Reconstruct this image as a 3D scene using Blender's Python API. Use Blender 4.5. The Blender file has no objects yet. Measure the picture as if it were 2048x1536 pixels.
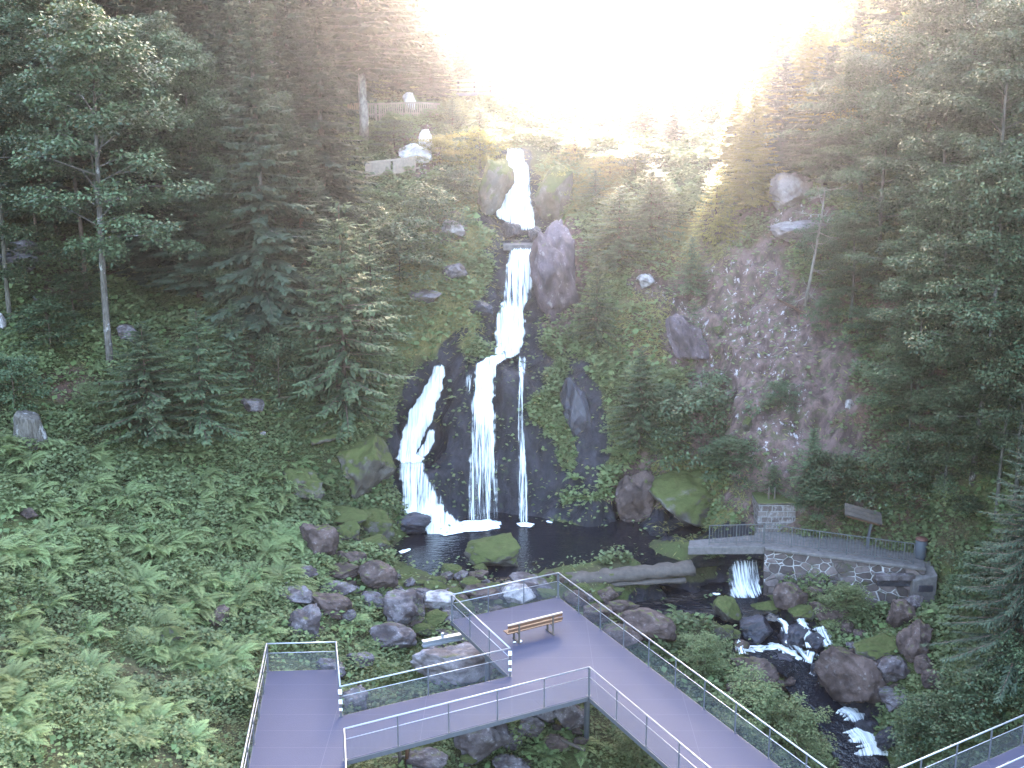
import bpy, math, random
import numpy as np
from mathutils import Vector, Matrix, Euler

# ------------------------------------------------------------------ camera, light, exposure
sc = bpy.context.scene
F, PITCH, CAMZ = 2279.0, math.radians(13.724), 20.14
cam = bpy.data.objects.new('camera', bpy.data.cameras.new('camera'))
sc.collection.objects.link(cam)
cam.location = (0, 0, CAMZ)
cam.rotation_euler = (math.pi / 2 - PITCH, 0, 0)
cam.data.sensor_fit = 'HORIZONTAL'
cam.data.angle = 2 * math.atan(1024 / F)
cam.data.clip_end = 3000
sc.camera = cam

SUN_EL, SUN_AZ = math.radians(12), math.radians(6.0)      # azimuth from +Y towards +X
w = bpy.data.worlds.new('World'); sc.world = w; w.use_nodes = True
nt = w.node_tree
sky = nt.nodes.new('ShaderNodeTexSky'); sky.sky_type = 'NISHITA'; sky.sun_disc = False
sky.sun_elevation = SUN_EL; sky.sun_rotation = SUN_AZ
sky.air_density = 1.0; sky.dust_density = 5.0; sky.ozone_density = 1.2
nt.links.new(sky.outputs[0], nt.nodes['Background'].inputs[0])
nt.nodes['Background'].inputs[1].default_value = 0.15
sl = bpy.data.lights.new('sun', 'SUN'); sl.energy = 2.5; sl.angle = math.radians(.5); sl.color = (1, .88, .72)
so = bpy.data.objects.new('sun', sl); sc.collection.objects.link(so)
sd = Vector((math.sin(SUN_AZ) * math.cos(SUN_EL), math.cos(SUN_AZ) * math.cos(SUN_EL), math.sin(SUN_EL)))
so.rotation_euler = sd.to_track_quat('Z', 'Y').to_euler(); so.location = (10, 60, 60)
vs = sc.view_settings
vs.view_transform = 'Standard'; vs.look = 'None'; vs.exposure = 4.75; vs.gamma = 1
cy = sc.cycles
cy.use_denoising = True
cy.max_bounces = 7; cy.diffuse_bounces = 3; cy.glossy_bounces = 3; cy.transmission_bounces = 3; cy.transparent_max_bounces = 24
cy.volume_bounces = 0
cy.use_adaptive_sampling = False
cy.sample_clamp_indirect = 6

R = random.Random(7)
NP = np.random.default_rng(11)
COL = sc.collection
SP, CP = math.sin(PITCH), math.cos(PITCH)

# ------------------------------------------------------------------ places
def U(px, py, Y):
    """the point at forward distance Y that the photograph shows at pixel (px, py)"""
    x, y = (px - 1024) / F, -(py - 768) / F
    dy, dz = CP + y * SP, -SP + y * CP
    t = Y / dy
    return Vector((x * t, Y, CAMZ + dz * t))
def PZ(px, py, z):
    x, y = (px - 1024) / F, -(py - 768) / F
    dy, dz = CP + y * SP, -SP + y * CP
    t = (z - CAMZ) / dz
    return Vector((x * t, dy * t, z))
def proj(P):
    P = np.asarray(P, float); Z = P[..., 2] - CAMZ
    d = P[..., 1] * CP - Z * SP; y = P[..., 1] * SP + Z * CP
    d = np.maximum(d, .01)
    return 1024 + F * P[..., 0] / d, 768 - F * y / d, d

CT = [(-300,1536,27),(-300,1000,42),(-300,700,52),(-300,400,66),(-300,100,84),(-300,-200,105),
 (0,1536,29.5),(0,1300,35),(0,1100,41.5),(0,900,48),(0,700,54),(0,560,59),(0,400,68),(0,200,82),(0,0,97),
 (200,1536,31),(200,1300,38),(200,1100,44.5),(200,900,50.5),(200,740,55),(200,560,62),(200,400,70),(200,200,84),(200,0,99),
 (400,1536,32.8),(400,1300,40.2),(400,1100,47),(400,900,53),(400,700,58),(400,500,66),(400,300,77),(400,100,92),
 (600,1300,42.7),(600,1100,50.2),(600,950,54.5),(600,800,57.5),(600,600,63),(600,400,72),(600,200,87),(600,0,102),
 (750,1500,37.5),(750,1350,42.5),(750,1200,48.2),(750,1100,52.5),(700,1000,55.5),(750,900,57.5),(760,800,60),(780,700,63),
 (800,600,66),(800,500,69.5),(820,400,75),(830,310,80),(800,230,86),(750,100,95),(900,250,86),(950,180,95),(930,330,79),(940,430,74),(930,550,68.5),(940,650,65.3),
 (1035,290,80),(1040,330,78.5),(1030,440,75.5),(1045,480,74),(1050,500,70.5),(1040,600,69),(1025,620,68),(1020,710,66.3),(1020,740,63.2),
 (970,800,62),(970,950,60.8),(970,1045,59.6),(1040,800,61.8),(1040,950,60.6),(1040,1045,59.4),(880,735,64.3),(850,850,62.5),(830,920,61.2),(840,936,59.8),(850,1010,58.9),(890,1065,57.5),
 (910,850,61.6),(915,960,60.2),(770,950,58.6),
 (1100,1000,60),(1100,1040,59),(1100,900,61.3),(1110,750,64),(1110,600,68.5),(1130,450,73.5),(1110,330,79),
 (1200,1020,58.8),(1200,900,60.5),(1200,750,63.5),(1200,600,68),(1200,450,73),(1180,310,79),
 (1330,1060,56.6),(1330,950,59),(1330,800,61.5),(1330,650,65.5),(1330,500,70),(1330,380,75),(1300,310,79),
 (1450,1020,55.5),(1450,900,58),(1450,750,61),(1450,600,65),(1450,480,69),(1430,400,73),
 (1560,1040,54),(1580,900,56),(1600,750,59),(1600,600,62.5),(1600,480,66),(1600,350,71),(1600,200,80),
 (1750,1050,52.6),(1750,900,54),(1750,700,57.5),(1750,500,62),(1750,300,68),(1750,100,78),
 (1935,1130,48.6),(1900,1000,49.5),(1900,800,52),(1900,600,56),(1900,400,61),(1900,200,68),(1900,0,77),
 (2048,1300,40.5),(2048,1100,45),(2048,900,48),(2048,700,51),(2048,500,55),(2048,300,60),(2048,100,67),
 (2300,1300,37),(2300,1000,43),(2300,700,48),(2300,400,55),(2300,100,64),(2300,-200,75),
 (1050,270,88),(1050,255,105),(1200,280,95),(1200,243,150),(1350,300,90),(1420,330,86),(1500,230,100),(1600,80,102),(1700,0,95)]
CZ = [(830,1110,-3.0),(950,1090,-3.2),(1100,1090,-3.2),(1250,1085,-3.2),(1400,1090,-3.0),(1000,1140,-2.7),(1200,1130,-2.8),
 (1000,1172,-1.9),(880,1178,-1.8),(1130,1170,-1.9),(1250,1178,-2.3),(1300,1148,-1.9),(1390,1138,-2.1),(800,1170,-1.7),
 (1350,1205,-3.4),(1330,1190,-3.3),(1400,1182,-3.25),(1285,1212,-3.3),(1260,1245,-2.9),(1490,1118,-2.15),(1490,1198,-3.2),(1430,1195,-3.3),(1535,1198,-3.1),
 (1600,1080,-.75),(1800,1112,-.8),(1600,1205,-2.7),(1750,1250,-2.9),(1850,1225,-2.3),(1843,1160,-1.7),(1885,1190,-1.9),
 (1480,1245,-3.6),(1425,1258,-2.95),(1385,1250,-2.9),(1540,1295,-4.2),(1610,1335,-4.8),(1660,1392,-5.4),(1702,1442,-6.0),(1745,1510,-6.6),(1790,1610,-7.3),
 (1720,1330,-3.8),(1800,1280,-2.7),(1800,1400,-4.4),(1850,1500,-4.9),(1950,1400,-2.9),(1950,1250,-1.3),(2048,1500,-2.6),
 (1400,1280,-3.2),(1450,1350,-3.8),(1500,1420,-4.3),(1600,1500,-5.3),(1300,1255,-3.0),(1350,1330,-3.6),(1250,1480,-4),(1400,1536,-5),
 (1100,1480,-3.6),(900,1500,-3.4),(1150,1250,-2.8),(950,1300,-2.8),(850,1290,-2.7),(1000,1700,-4.2),(1500,1750,-7),(600,1650,-2.6),(550,1536,-1.9),
 (300,1750,-.4),(0,1800,.5),(2048,1750,-5)]
CW = [(0,0,-3.5),(-30,0,5),(30,0,2),(0,-20,-2),(-60,40,24),(60,40,26),(-80,80,48),(80,80,52),(-80,140,70),(85,140,66),(10,200,20),(15,260,22),(-90,240,80),(90,240,60),(-24,172,64),(-13,172,46),(-45,170,78),(52,175,46),(70,172,74),(-26,125,46),(40,120,40)]
pts = [tuple(U(*c)) for c in CT] + [tuple(PZ(*c)) for c in CZ] + CW
CP3 = np.array(pts); CXY = CP3[:, :2]
C2 = 1.3 ** 2
_A = np.sqrt(((CXY[:, None] - CXY[None]) ** 2).sum(-1) + C2) + np.eye(len(CXY)) * -.02
_n = len(CXY)
_M = np.zeros((_n + 3, _n + 3)); _M[:_n, :_n] = _A
_M[:_n, _n] = 1; _M[:_n, _n + 1:] = CXY; _M[_n, :_n] = 1; _M[_n + 1:, :_n] = CXY.T
_W = np.linalg.solve(_M, np.r_[CP3[:, 2], 0, 0, 0])
def HZ(x, y):
    x = np.atleast_1d(np.asarray(x, float)); y = np.atleast_1d(np.asarray(y, float)); out = np.empty(len(x))
    for s in range(0, len(x), 20000):
        a, b = x[s:s + 20000], y[s:s + 20000]
        d = np.sqrt((a[:, None] - CXY[:, 0]) ** 2 + (b[:, None] - CXY[:, 1]) ** 2 + C2)
        out[s:s + 20000] = d @ _W[:_n] + _W[_n] + a * _W[_n + 1] + b * _W[_n + 2]
    return out
_YS = np.arange(18, 170, .2)
def G(px, py):
    """the ground point seen at pixel (px, py)"""
    x, y = (px - 1024) / F, -(py - 768) / F
    dy, dz = CP + y * SP, -SP + y * CP
    t = _YS / dy
    below = (CAMZ + dz * t) < HZ(x * t, _YS)
    i = int(np.argmax(below)) if below.any() else len(_YS) - 1
    a, b = _YS[max(i - 1, 0)], _YS[i]
    for _ in range(8):
        m = (a + b) / 2; tm = m / dy
        if CAMZ + dz * tm < HZ(x * tm, m)[0]: b = m
        else: a = m
    return U(px, py, b)
def gz(x, y): return float(HZ(x, y)[0])

# ------------------------------------------------------------------ noise
_rng = np.random.default_rng(3); _T = _rng.random((64, 64, 64)).astype(np.float32)
def vnoise(P):
    P = np.asarray(P, float); i = np.floor(P).astype(int); f = P - i; f = f * f * (3 - 2 * f); i &= 63; j = (i + 1) & 63
    x0, y0, z0 = i.T; x1, y1, z1 = j.T; fx, fy, fz = f.T
    def L(a, b, t): return a + (b - a) * t
    return L(L(L(_T[x0, y0, z0], _T[x1, y0, z0], fx), L(_T[x0, y1, z0], _T[x1, y1, z0], fx), fy),
             L(L(_T[x0, y0, z1], _T[x1, y0, z1], fx), L(_T[x0, y1, z1], _T[x1, y1, z1], fx), fy), fz)
def fbm(P, s, o=4):
    P = np.asarray(P, float) * s; a, out, tot = 1., 0, 0
    for k in range(o):
        out = out + a * vnoise(P + 17.3 * k); tot += a; a *= .5; P = P * 2.03
    return out / tot

# ------------------------------------------------------------------ materials
class N:
    def __init__(s, name):
        s.m = bpy.data.materials.new(name); s.m.use_nodes = True; s.t = s.m.node_tree; s.t.nodes.clear()
        s.out = s.n('ShaderNodeOutputMaterial')
    def n(s, typ, ins={}, **kw):
        o = s.t.nodes.new(typ)
        for k, v in kw.items(): setattr(o, k, v)
        for k, v in ins.items(): s.set(o.inputs[k], v)
        return o
    def set(s, sock, v):
        if hasattr(v, 'is_output'): s.t.links.new(v, sock)
        elif isinstance(v, tuple) and len(v) == 3 and sock.type == 'RGBA': sock.default_value = (*v, 1)
        else: sock.default_value = v
    def mix(s, f, a, b):
        o = s.n('ShaderNodeMix', data_type='RGBA'); s.set(o.inputs[0], f); s.set(o.inputs[6], a); s.set(o.inputs[7], b); return o.outputs[2]
    def ma(s, op, a, b=0., c=0., clamp=False):
        o = s.n('ShaderNodeMath', operation=op, use_clamp=clamp); s.set(o.inputs[0], a); s.set(o.inputs[1], b); s.set(o.inputs[2], c); return o.outputs[0]
    def ss(s, v, lo, hi):
        o = s.n('ShaderNodeMapRange', interpolation_type='SMOOTHSTEP'); s.set(o.inputs[0], v); o.inputs[1].default_value = lo; o.inputs[2].default_value = hi; return o.outputs[0]
    def pos(s, kind='Object'): return s.n('ShaderNodeTexCoord').outputs[kind]
    def noise(s, vec, scale, detail=4, rough=.55):
        o = s.n('ShaderNodeTexNoise'); s.set(o.inputs['Vector'], vec); o.inputs['Scale'].default_value = scale; o.inputs['Detail'].default_value = detail; o.inputs['Roughness'].default_value = rough; return o.outputs[0]
    def attr(s, name): return s.n('ShaderNodeAttribute', attribute_name=name).outputs['Fac']
    def bump(s, h, st, d=.1):
        o = s.n('ShaderNodeBump'); o.inputs['Strength'].default_value = st; o.inputs['Distance'].default_value = d; s.set(o.inputs['Height'], h); return o.outputs[0]
    def done(s, shader): s.t.links.new(shader, s.out.inputs[0]); return s.m
    def pr(s, col, rough=.8, spec=.3, normal=None, **kw):
        o = s.n('ShaderNodeBsdfPrincipled'); s.set(o.inputs['Base Color'], col); s.set(o.inputs['Roughness'], rough); s.set(o.inputs['Specular IOR Level'], spec)
        if normal is not None: s.set(o.inputs['Normal'], normal)
        for k, v in kw.items(): s.set(o.inputs[k], v)
        return o.outputs[0]

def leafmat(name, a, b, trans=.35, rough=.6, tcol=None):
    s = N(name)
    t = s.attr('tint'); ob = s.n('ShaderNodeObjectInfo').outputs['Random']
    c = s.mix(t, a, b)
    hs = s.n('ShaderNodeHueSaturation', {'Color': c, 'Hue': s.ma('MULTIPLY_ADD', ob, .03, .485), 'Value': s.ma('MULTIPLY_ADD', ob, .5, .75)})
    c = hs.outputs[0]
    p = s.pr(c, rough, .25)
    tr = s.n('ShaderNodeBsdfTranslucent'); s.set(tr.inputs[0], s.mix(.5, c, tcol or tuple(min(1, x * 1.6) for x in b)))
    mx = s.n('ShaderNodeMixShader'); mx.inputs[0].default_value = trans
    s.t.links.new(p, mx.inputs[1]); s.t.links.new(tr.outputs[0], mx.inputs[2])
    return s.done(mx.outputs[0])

def rockmat(name, base, dark, lichen=.5, moss=.5, mosscol=(.075, .085, .02), rough=.85, wet=False):
    s = N(name); p = s.pos(); ob = s.n('ShaderNodeObjectInfo').outputs['Random']
    off = s.n('ShaderNodeVectorMath', operation='ADD'); s.set(off.inputs[0], p)
    cm = s.n('ShaderNodeCombineXYZ'); s.set(cm.inputs[0], s.ma('MULTIPLY', ob, 37.)); s.set(cm.inputs[1], s.ma('MULTIPLY', ob, 11.)); s.t.links.new(cm.outputs[0], off.inputs[1]); p = off.outputs[0]
    n1 = s.noise(p, 1.3, 6, .6); n2 = s.noise(p, 6, 5, .65); n3 = s.noise(p, 22, 4, .7)
    c = s.mix(s.ss(n1, .38, .62), dark, base)
    c = s.mix(s.ma('MULTIPLY', s.ss(n3, .5, .7), .5), c, tuple(x * .4 for x in base))
    li = s.ma('MULTIPLY', s.ss(n2, .56, .64), s.ss(n1, .42, .6))
    c = s.mix(s.ma('MULTIPLY', li, lichen), c, (.34, .31, .33))
    nz = s.n('ShaderNodeSeparateXYZ'); s.t.links.new(s.n('ShaderNodeNewGeometry').outputs['Normal'], nz.inputs[0])
    mo = s.ma('ADD', s.ma('MULTIPLY', nz.outputs[2], .35), s.noise(p, 2.1, 5, .65))
    mo = s.ss(mo, 1.02 - moss * .45, 1.2 - moss * .45)
    mc = s.mix(n2, tuple(x * .55 for x in mosscol), tuple(x * 1.5 for x in mosscol))
    c = s.mix(mo, c, mc)
    h = s.ma('ADD', s.ma('MULTIPLY', n2, .6), s.ma('MULTIPLY', n3, .35))
    return s.done(s.pr(c, rough, .5 if wet else .25, s.bump(h, .9, .12)))

def plain(name, col, rough=.6, metal=0., var=.15, scale=6):
    s = N(name); n = s.noise(s.pos(), scale, 5, .65)
    c = s.mix(n, tuple(x * (1 - var * 2) for x in col), tuple(min(1, x * (1 + var)) for x in col))
    return s.done(s.pr(c, rough, .4, None, Metallic=metal))

def barkmat(name, a, b, lich=0.):
    s = N(name); p = s.pos()
    mp = s.n('ShaderNodeMapping', {'Vector': p, 'Scale': (6, 6, 1.2)}).outputs[0]
    n = s.noise(mp, 1.5, 6, .7); c = s.mix(s.ss(n, .35, .65), a, b)
    if lich: c = s.mix(s.ma('MULTIPLY', s.ss(s.noise(p, 1.6, 5, .7), .55, .62), lich), c, (.5, .48, .5))
    return s.done(s.pr(c, .9, .15, s.bump(n, .8, .05)))

M = {}
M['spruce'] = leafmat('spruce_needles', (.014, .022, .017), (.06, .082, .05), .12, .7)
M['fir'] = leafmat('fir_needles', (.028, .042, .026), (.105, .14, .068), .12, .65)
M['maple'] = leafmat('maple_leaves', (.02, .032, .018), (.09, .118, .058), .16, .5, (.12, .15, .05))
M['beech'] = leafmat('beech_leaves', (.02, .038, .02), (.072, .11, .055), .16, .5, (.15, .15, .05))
M['lit'] = leafmat('sunlit_painted_leaves', (.09, .10, .03), (.24, .22, .06), .5, .5, (.5, .38, .08))  # low sun through the leaves painted into their colour, warm yellow
M['fern'] = leafmat('fern_fronds', (.105, .125, .058), (.225, .268, .112), .34, .6)
M['under'] = leafmat('undergrowth_leaves', (.07, .082, .042), (.165, .195, .085), .32, .6)
M['broad'] = leafmat('broad_light_leaves', (.05, .075, .03), (.14, .185, .07), .3, .5)
M['grass'] = leafmat('dry_grass', (.10, .11, .035), (.26, .22, .09), .3, .7)
M['bark'] = barkmat('grey_bark', (.045, .04, .033), (.13, .115, .10))
M['barkl'] = barkmat('lichened_bark', (.045, .037, .032), (.12, .105, .095), .4)
M['barkr'] = barkmat('brown_bark', (.045, .03, .024), (.13, .09, .075))
M['dead'] = barkmat('dead_wood', (.12, .10, .09), (.26, .23, .21))
M['rock'] = rockmat('grey_granite', (.15, .125, .135), (.055, .04, .042), .6, .4)
M['pale'] = rockmat('pale_rock', (.4, .36, .37), (.15, .12, .12), .8, .2)
M['mossy'] = rockmat('mossy_rock', (.11, .095, .085), (.05, .04, .034), .25, 1.2, (.058, .064, .02))
M['red'] = rockmat('brown_red_rock', (.105, .07, .064), (.04, .026, .024), .25, .45)
M['wet'] = rockmat('wet_black_rock', (.04, .035, .05), (.012, .011, .018), .1, .15, (.03, .04, .015), .35, True)
M['deck'] = None
M['steel'] = plain('galvanised_steel', (.34, .34, .38), .45, .6, .12, 8)
M['dsteel'] = plain('dull_steel', (.09, .09, .105), .6, .3, .15, 8)
M['rust'] = plain('dark_iron', (.09, .09, .095), .7, .2, .3, 10)
M['conc'] = plain('worn_concrete', (.13, .112, .112), .9, 0, .45, 4)
M['pinkish'] = rockmat('pinkish_rock', (.25, .21, .225), (.11, .085, .085), .6, .3)
M['mauve'] = rockmat('mauve_rock', (.125, .09, .105), (.05, .035, .04), .45, .35)
M['wood'] = plain('varnished_wood', (.11, .05, .028), .6, 0, .3, 5)
M['woodtop'] = plain('sunbleached_wood', (.45, .36, .28), .6, 0, .15, 5)
M['oldwood'] = plain('weathered_wood', (.085, .066, .058), .9, 0, .45, 4)
M['fencew'] = plain('pale_fence_wood', (.3, .23, .19), .8, 0, .3, 4)  # lighter wood colour for the fences and bridge rails
M['white_rock'] = rockmat('white_rock', (.75, .7, .72), (.4, .34, .35), .9, .1)
M['white'] = plain('white_vinyl', (.82, .82, .84), .5, 0, .05, 20)
M['binm'] = plain('grey_painted_bin', (.05, .055, .068), .6, 0, .2, 6)
M['redp'] = plain('faded_red_lid', (.11, .045, .035), .6, 0, .2, 6)

def deckmat():
    s = N('deck_grating'); p = s.pos(); n = s.noise(p, .7, 5, .6); n2 = s.noise(p, 45, 2, .5)
    c = s.mix(n, (.029, .0295, .06), (.038, .039, .076))
    c = s.mix(s.ma('MULTIPLY', s.ss(n2, .45, .62), .35), c, (.03, .028, .042))
    br = s.n('ShaderNodeTexBrick', {'Vector': p, 'Scale': 1.0, 'Mortar Size': .012, 'Mortar Smooth': .3, 'Brick Width': 3.0, 'Row Height': 1.03}, offset=0.)
    s.set(br.inputs['Color1'], (0, 0, 0)); s.set(br.inputs['Color2'], (0, 0, 0)); s.set(br.inputs['Mortar'], (1, 1, 1))
    c = s.mix(s.ma('MULTIPLY', br.outputs[0], .3), c, (.11, .105, .14))
    sp = s.ss(s.noise(p, 9, 3, .7), .74, .78)
    c = s.mix(s.ma('MULTIPLY', sp, .5), c, (.2, .2, .23))
    return s.done(s.pr(c, .7, .3, s.bump(n2, .4, .02)))
M['deck'] = deckmat()
def meshmat():
    s = N('wire_mesh'); p = s.pos('UV')
    wv = []
    for d in ('X', 'Y'):
        wn = s.n('ShaderNodeTexWave', {'Vector': p, 'Scale': 8.0}, bands_direction=d); wv.append(s.ss(wn.outputs['Fac'], .72, .85))
    a = s.ma('MAXIMUM', wv[0], wv[1])
    t = s.n('ShaderNodeBsdfTransparent'); mx = s.n('ShaderNodeMixShader'); s.set(mx.inputs[0], s.ma('MULTIPLY', a, .5))
    s.t.links.new(t.outputs[0], mx.inputs[1]); s.t.links.new(s.pr((.1, .1, .13), .6, .3), mx.inputs[2])
    return s.done(mx.outputs[0])
M['mesh'] = meshmat()
def wallmat():
    s = N('rubble_masonry'); p = s.pos()
    d = s.n('ShaderNodeMix', data_type='VECTOR'); nn = s.n('ShaderNodeTexNoise', {'Vector': p, 'Scale': 1.5}); d.inputs[0].default_value = .12
    s.t.links.new(p, d.inputs[4]); s.t.links.new(nn.outputs[1], d.inputs[5])
    mp = s.n('ShaderNodeMapping', {'Vector': d.outputs[1], 'Scale': (2.3, .9, 3.1)}).outputs[0]
    v = s.n('ShaderNodeTexVoronoi', {'Vector': mp, 'Scale': 1.0}, feature='DISTANCE_TO_EDGE'); vc = s.n('ShaderNodeTexVoronoi', {'Vector': mp, 'Scale': 1.0})
    e = s.ss(s.ma('ADD', v.outputs['Distance'], s.ma('MULTIPLY_ADD', s.noise(p, 3, 4), .12, -.06)), .015, .06)
    wh = s.ss(s.noise(p, .5, 3), .42, .55)
    mort = s.mix(wh, (.075, .06, .055), (.36, .33, .33))
    sn = s.noise(p, 5, 5, .65); st = s.mix(sn, (.045, .034, .034), (.13, .10, .10)); sp = s.n('ShaderNodeHueSaturation', {'Color': st}); sx = s.n('ShaderNodeSeparateXYZ'); s.t.links.new(vc.outputs['Color'], sx.inputs[0]); s.set(sp.inputs['Value'], s.ma('MULTIPLY_ADD', sx.outputs[0], .9, .55))
    c = s.mix(e, mort, sp.outputs[0])
    c = s.mix(s.ma('MULTIPLY', s.ss(s.noise(p, 1.1, 5, .7), .56, .68), .7), c, (.05, .06, .02))
    return s.done(s.pr(c, .9, .2, s.bump(s.ma('MULTIPLY_ADD', sn, .3, e), .9, .08)))
M['wall'] = wallmat()
def terrmat():
    s = N('hillside'); p = s.pos()
    rock, wet, lit, dry, pale = [s.attr(a) for a in ('rock', 'wet', 'litter', 'dry', 'pale')]
    n1 = s.noise(p, .5, 6, .6); n2 = s.noise(p, 2.2, 6, .65); n3 = s.noise(p, 9, 5, .7)
    earth = s.mix(n2, (.025, .025, .012), (.075, .065, .03))
    moss = s.mix(n3, (.03, .042, .012), (.09, .10, .03))
    g = s.mix(s.ss(n1, .4, .6), earth, moss)
    g = s.mix(dry, g, s.mix(n3, (.11, .105, .035), (.27, .22, .10)))
    lc = s.mix(n2, (.04, .022, .018), (.11, .06, .045)); lc = s.mix(s.ss(n3, .55, .7), lc, (.16, .09, .065))
    g = s.mix(s.ma('MULTIPLY', lit, s.ss(n2, .2, .5)), g, lc)
    mp = s.n('ShaderNodeMapping', {'Vector': p, 'Scale': (1, 1, .45), 'Rotation': (0, .35, 0)}).outputs[0]
    r1 = s.noise(mp, 1.6, 7, .7); r2 = s.noise(mp, 3.4, 6, .7)
    rc = s.mix(s.ss(r1, .35, .65), (.045, .026, .025), (.155, .098, .093))
    rc = s.mix(s.ma('MULTIPLY', s.ss(r2, .585, .64), pale), rc, (.40, .36, .39))
    rc = s.mix(s.ma('MULTIPLY', s.ss(n2, .5, .62), .6), rc, (.045, .055, .018))
    g = s.mix(s.ss(s.ma('ADD', rock, s.ma('MULTIPLY_ADD', n2, .5, -.25)), .35, .6), g, rc)
    wc = s.mix(s.ss(r1, .4, .7), (.007, .006, .010), (.032, .028, .04)); wc = s.mix(s.ma('MULTIPLY', s.ss(n2, .58, .68), .55), wc, (.03, .042, .014))
    g = s.mix(s.ss(s.ma('ADD', wet, s.ma('MULTIPLY_ADD', n2, .4, -.2)), .35, .65), g, wc)
    rg = s.ma('MULTIPLY_ADD', wet, -.45, .9)
    return s.done(s.pr(g, rg, .3, s.bump(s.ma('ADD', r1, s.ma('MULTIPLY', n3, .5)), .9, .18)))
M['terrain'] = terrmat()
def watermat(name, ripple=2.2, st=.25, col=(.008, .008, .012)):
    s = N(name); p = s.pos()
    n = s.noise(s.n('ShaderNodeMapping', {'Vector': p, 'Scale': (1, 2.4, 1)}).outputs[0], ripple, 3, .5); n2 = s.noise(p, ripple * 4, 2)
    return s.done(s.pr(col, .06, .5, s.bump(s.ma('MULTIPLY_ADD', n2, .3, n), st, .15)))
M['pool'] = watermat('dark_pool_water')
M['stream'] = watermat('stream_water', 2.5, .6)
def fallmat():
    s = N('falling_water'); uv = s.pos('UV'); op = s.attr('opac')
    mp = s.n('ShaderNodeMapping', {'Vector': uv, 'Scale': (6, .22, 1)}).outputs[0]
    mp2 = s.n('ShaderNodeMapping', {'Vector': uv, 'Scale': (18, .7, 1)}).outputs[0]
    n = s.ma('ADD', s.ma('MULTIPLY', s.noise(mp, 1, 5, .65), .6), s.ma('MULTIPLY', s.noise(mp2, 1, 4, .6), .4))
    a = s.ss(s.ma('ADD', n, s.ma('MULTIPLY_ADD', op, .42, -.42)), .2, .46)
    cc = s.mix(s.ss(n, .33, .56), (.2, .2, .3), (.95, .94, .94))
    d = s.n('ShaderNodeBsdfDiffuse', {'Color': cc}); d2 = s.n('ShaderNodeBsdfTranslucent', {'Color': (.9, .92, .98)})
    b = s.bump(n, .7, .1); s.set(d.inputs['Normal'], b)
    m1 = s.n('ShaderNodeMixShader'); m1.inputs[0].default_value = .3; s.t.links.new(d.outputs[0], m1.inputs[1]); s.t.links.new(d2.outputs[0], m1.inputs[2])
    t = s.n('ShaderNodeBsdfTransparent'); mx = s.n('ShaderNodeMixShader'); s.set(mx.inputs[0], a)
    s.t.links.new(t.outputs[0], mx.inputs[1]); s.t.links.new(m1.outputs[0], mx.inputs[2])
    return s.done(mx.outputs[0])
M['fall'] = fallmat()
def foammat():
    s = N('foam'); p = s.pos(); op = s.attr('opac')
    n = s.noise(p, 3.5, 6, .7)
    a = s.ss(s.ma('ADD', n, s.ma('MULTIPLY_ADD', op, .75, -.6)), .42, .55)
    t = s.n('ShaderNodeBsdfTransparent'); mx = s.n('ShaderNodeMixShader'); s.set(mx.inputs[0], a)
    s.t.links.new(t.outputs[0], mx.inputs[1]); s.t.links.new(s.pr((.9, .92, .97), .6, .3, s.bump(n, .6, .1)), mx.inputs[2])
    return s.done(mx.outputs[0])
M['foam'] = foammat()

# ------------------------------------------------------------------ mesh helpers
def tag(o, label=None, cat=None, group=None, kind=None):
    if label: o['label'] = label
    if cat: o['category'] = cat
    if group: o['group'] = group
    if kind: o['kind'] = kind
    return o
def link(name, me, mat=None, parent=None):
    o = bpy.data.objects.new(name, me); COL.objects.link(o)
    if mat is not None:
        me.materials.clear(); me.materials.append(mat)
    if parent is not None: o.parent = parent
    return o
def empty(name, loc=(0, 0, 0), rz=0):
    o = bpy.data.objects.new(name, None); COL.objects.link(o); o.location = loc; o.rotation_euler = (0, 0, rz); o.empty_display_size = .2
    return o
def npmesh(name, V, faces, smooth=False, uv=None, **attrs):
    """faces: int array (n, k)"""
    me = bpy.data.meshes.new(name); V = np.ascontiguousarray(V, np.float32); faces = np.ascontiguousarray(faces, np.int32); n, k = faces.shape
    me.vertices.add(len(V)); me.vertices.foreach_set('co', V.ravel())
    me.loops.add(n * k); me.loops.foreach_set('vertex_index', faces.ravel())
    me.polygons.add(n); me.polygons.foreach_set('loop_start', np.arange(0, n * k, k, dtype=np.int32))
    if smooth: me.polygons.foreach_set('use_smooth', np.ones(n, bool))
    for a, v in attrs.items():
        at = me.attributes.new(a, 'FLOAT', 'POINT'); at.data.foreach_set('value', np.ascontiguousarray(v, np.float32))
    if uv is not None:
        l = me.uv_layers.new(name='UVMap'); l.data.foreach_set('uv', np.ascontiguousarray(uv[faces.ravel()], np.float32).ravel())
    me.update(calc_edges=True); me.validate()
    return me
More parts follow.
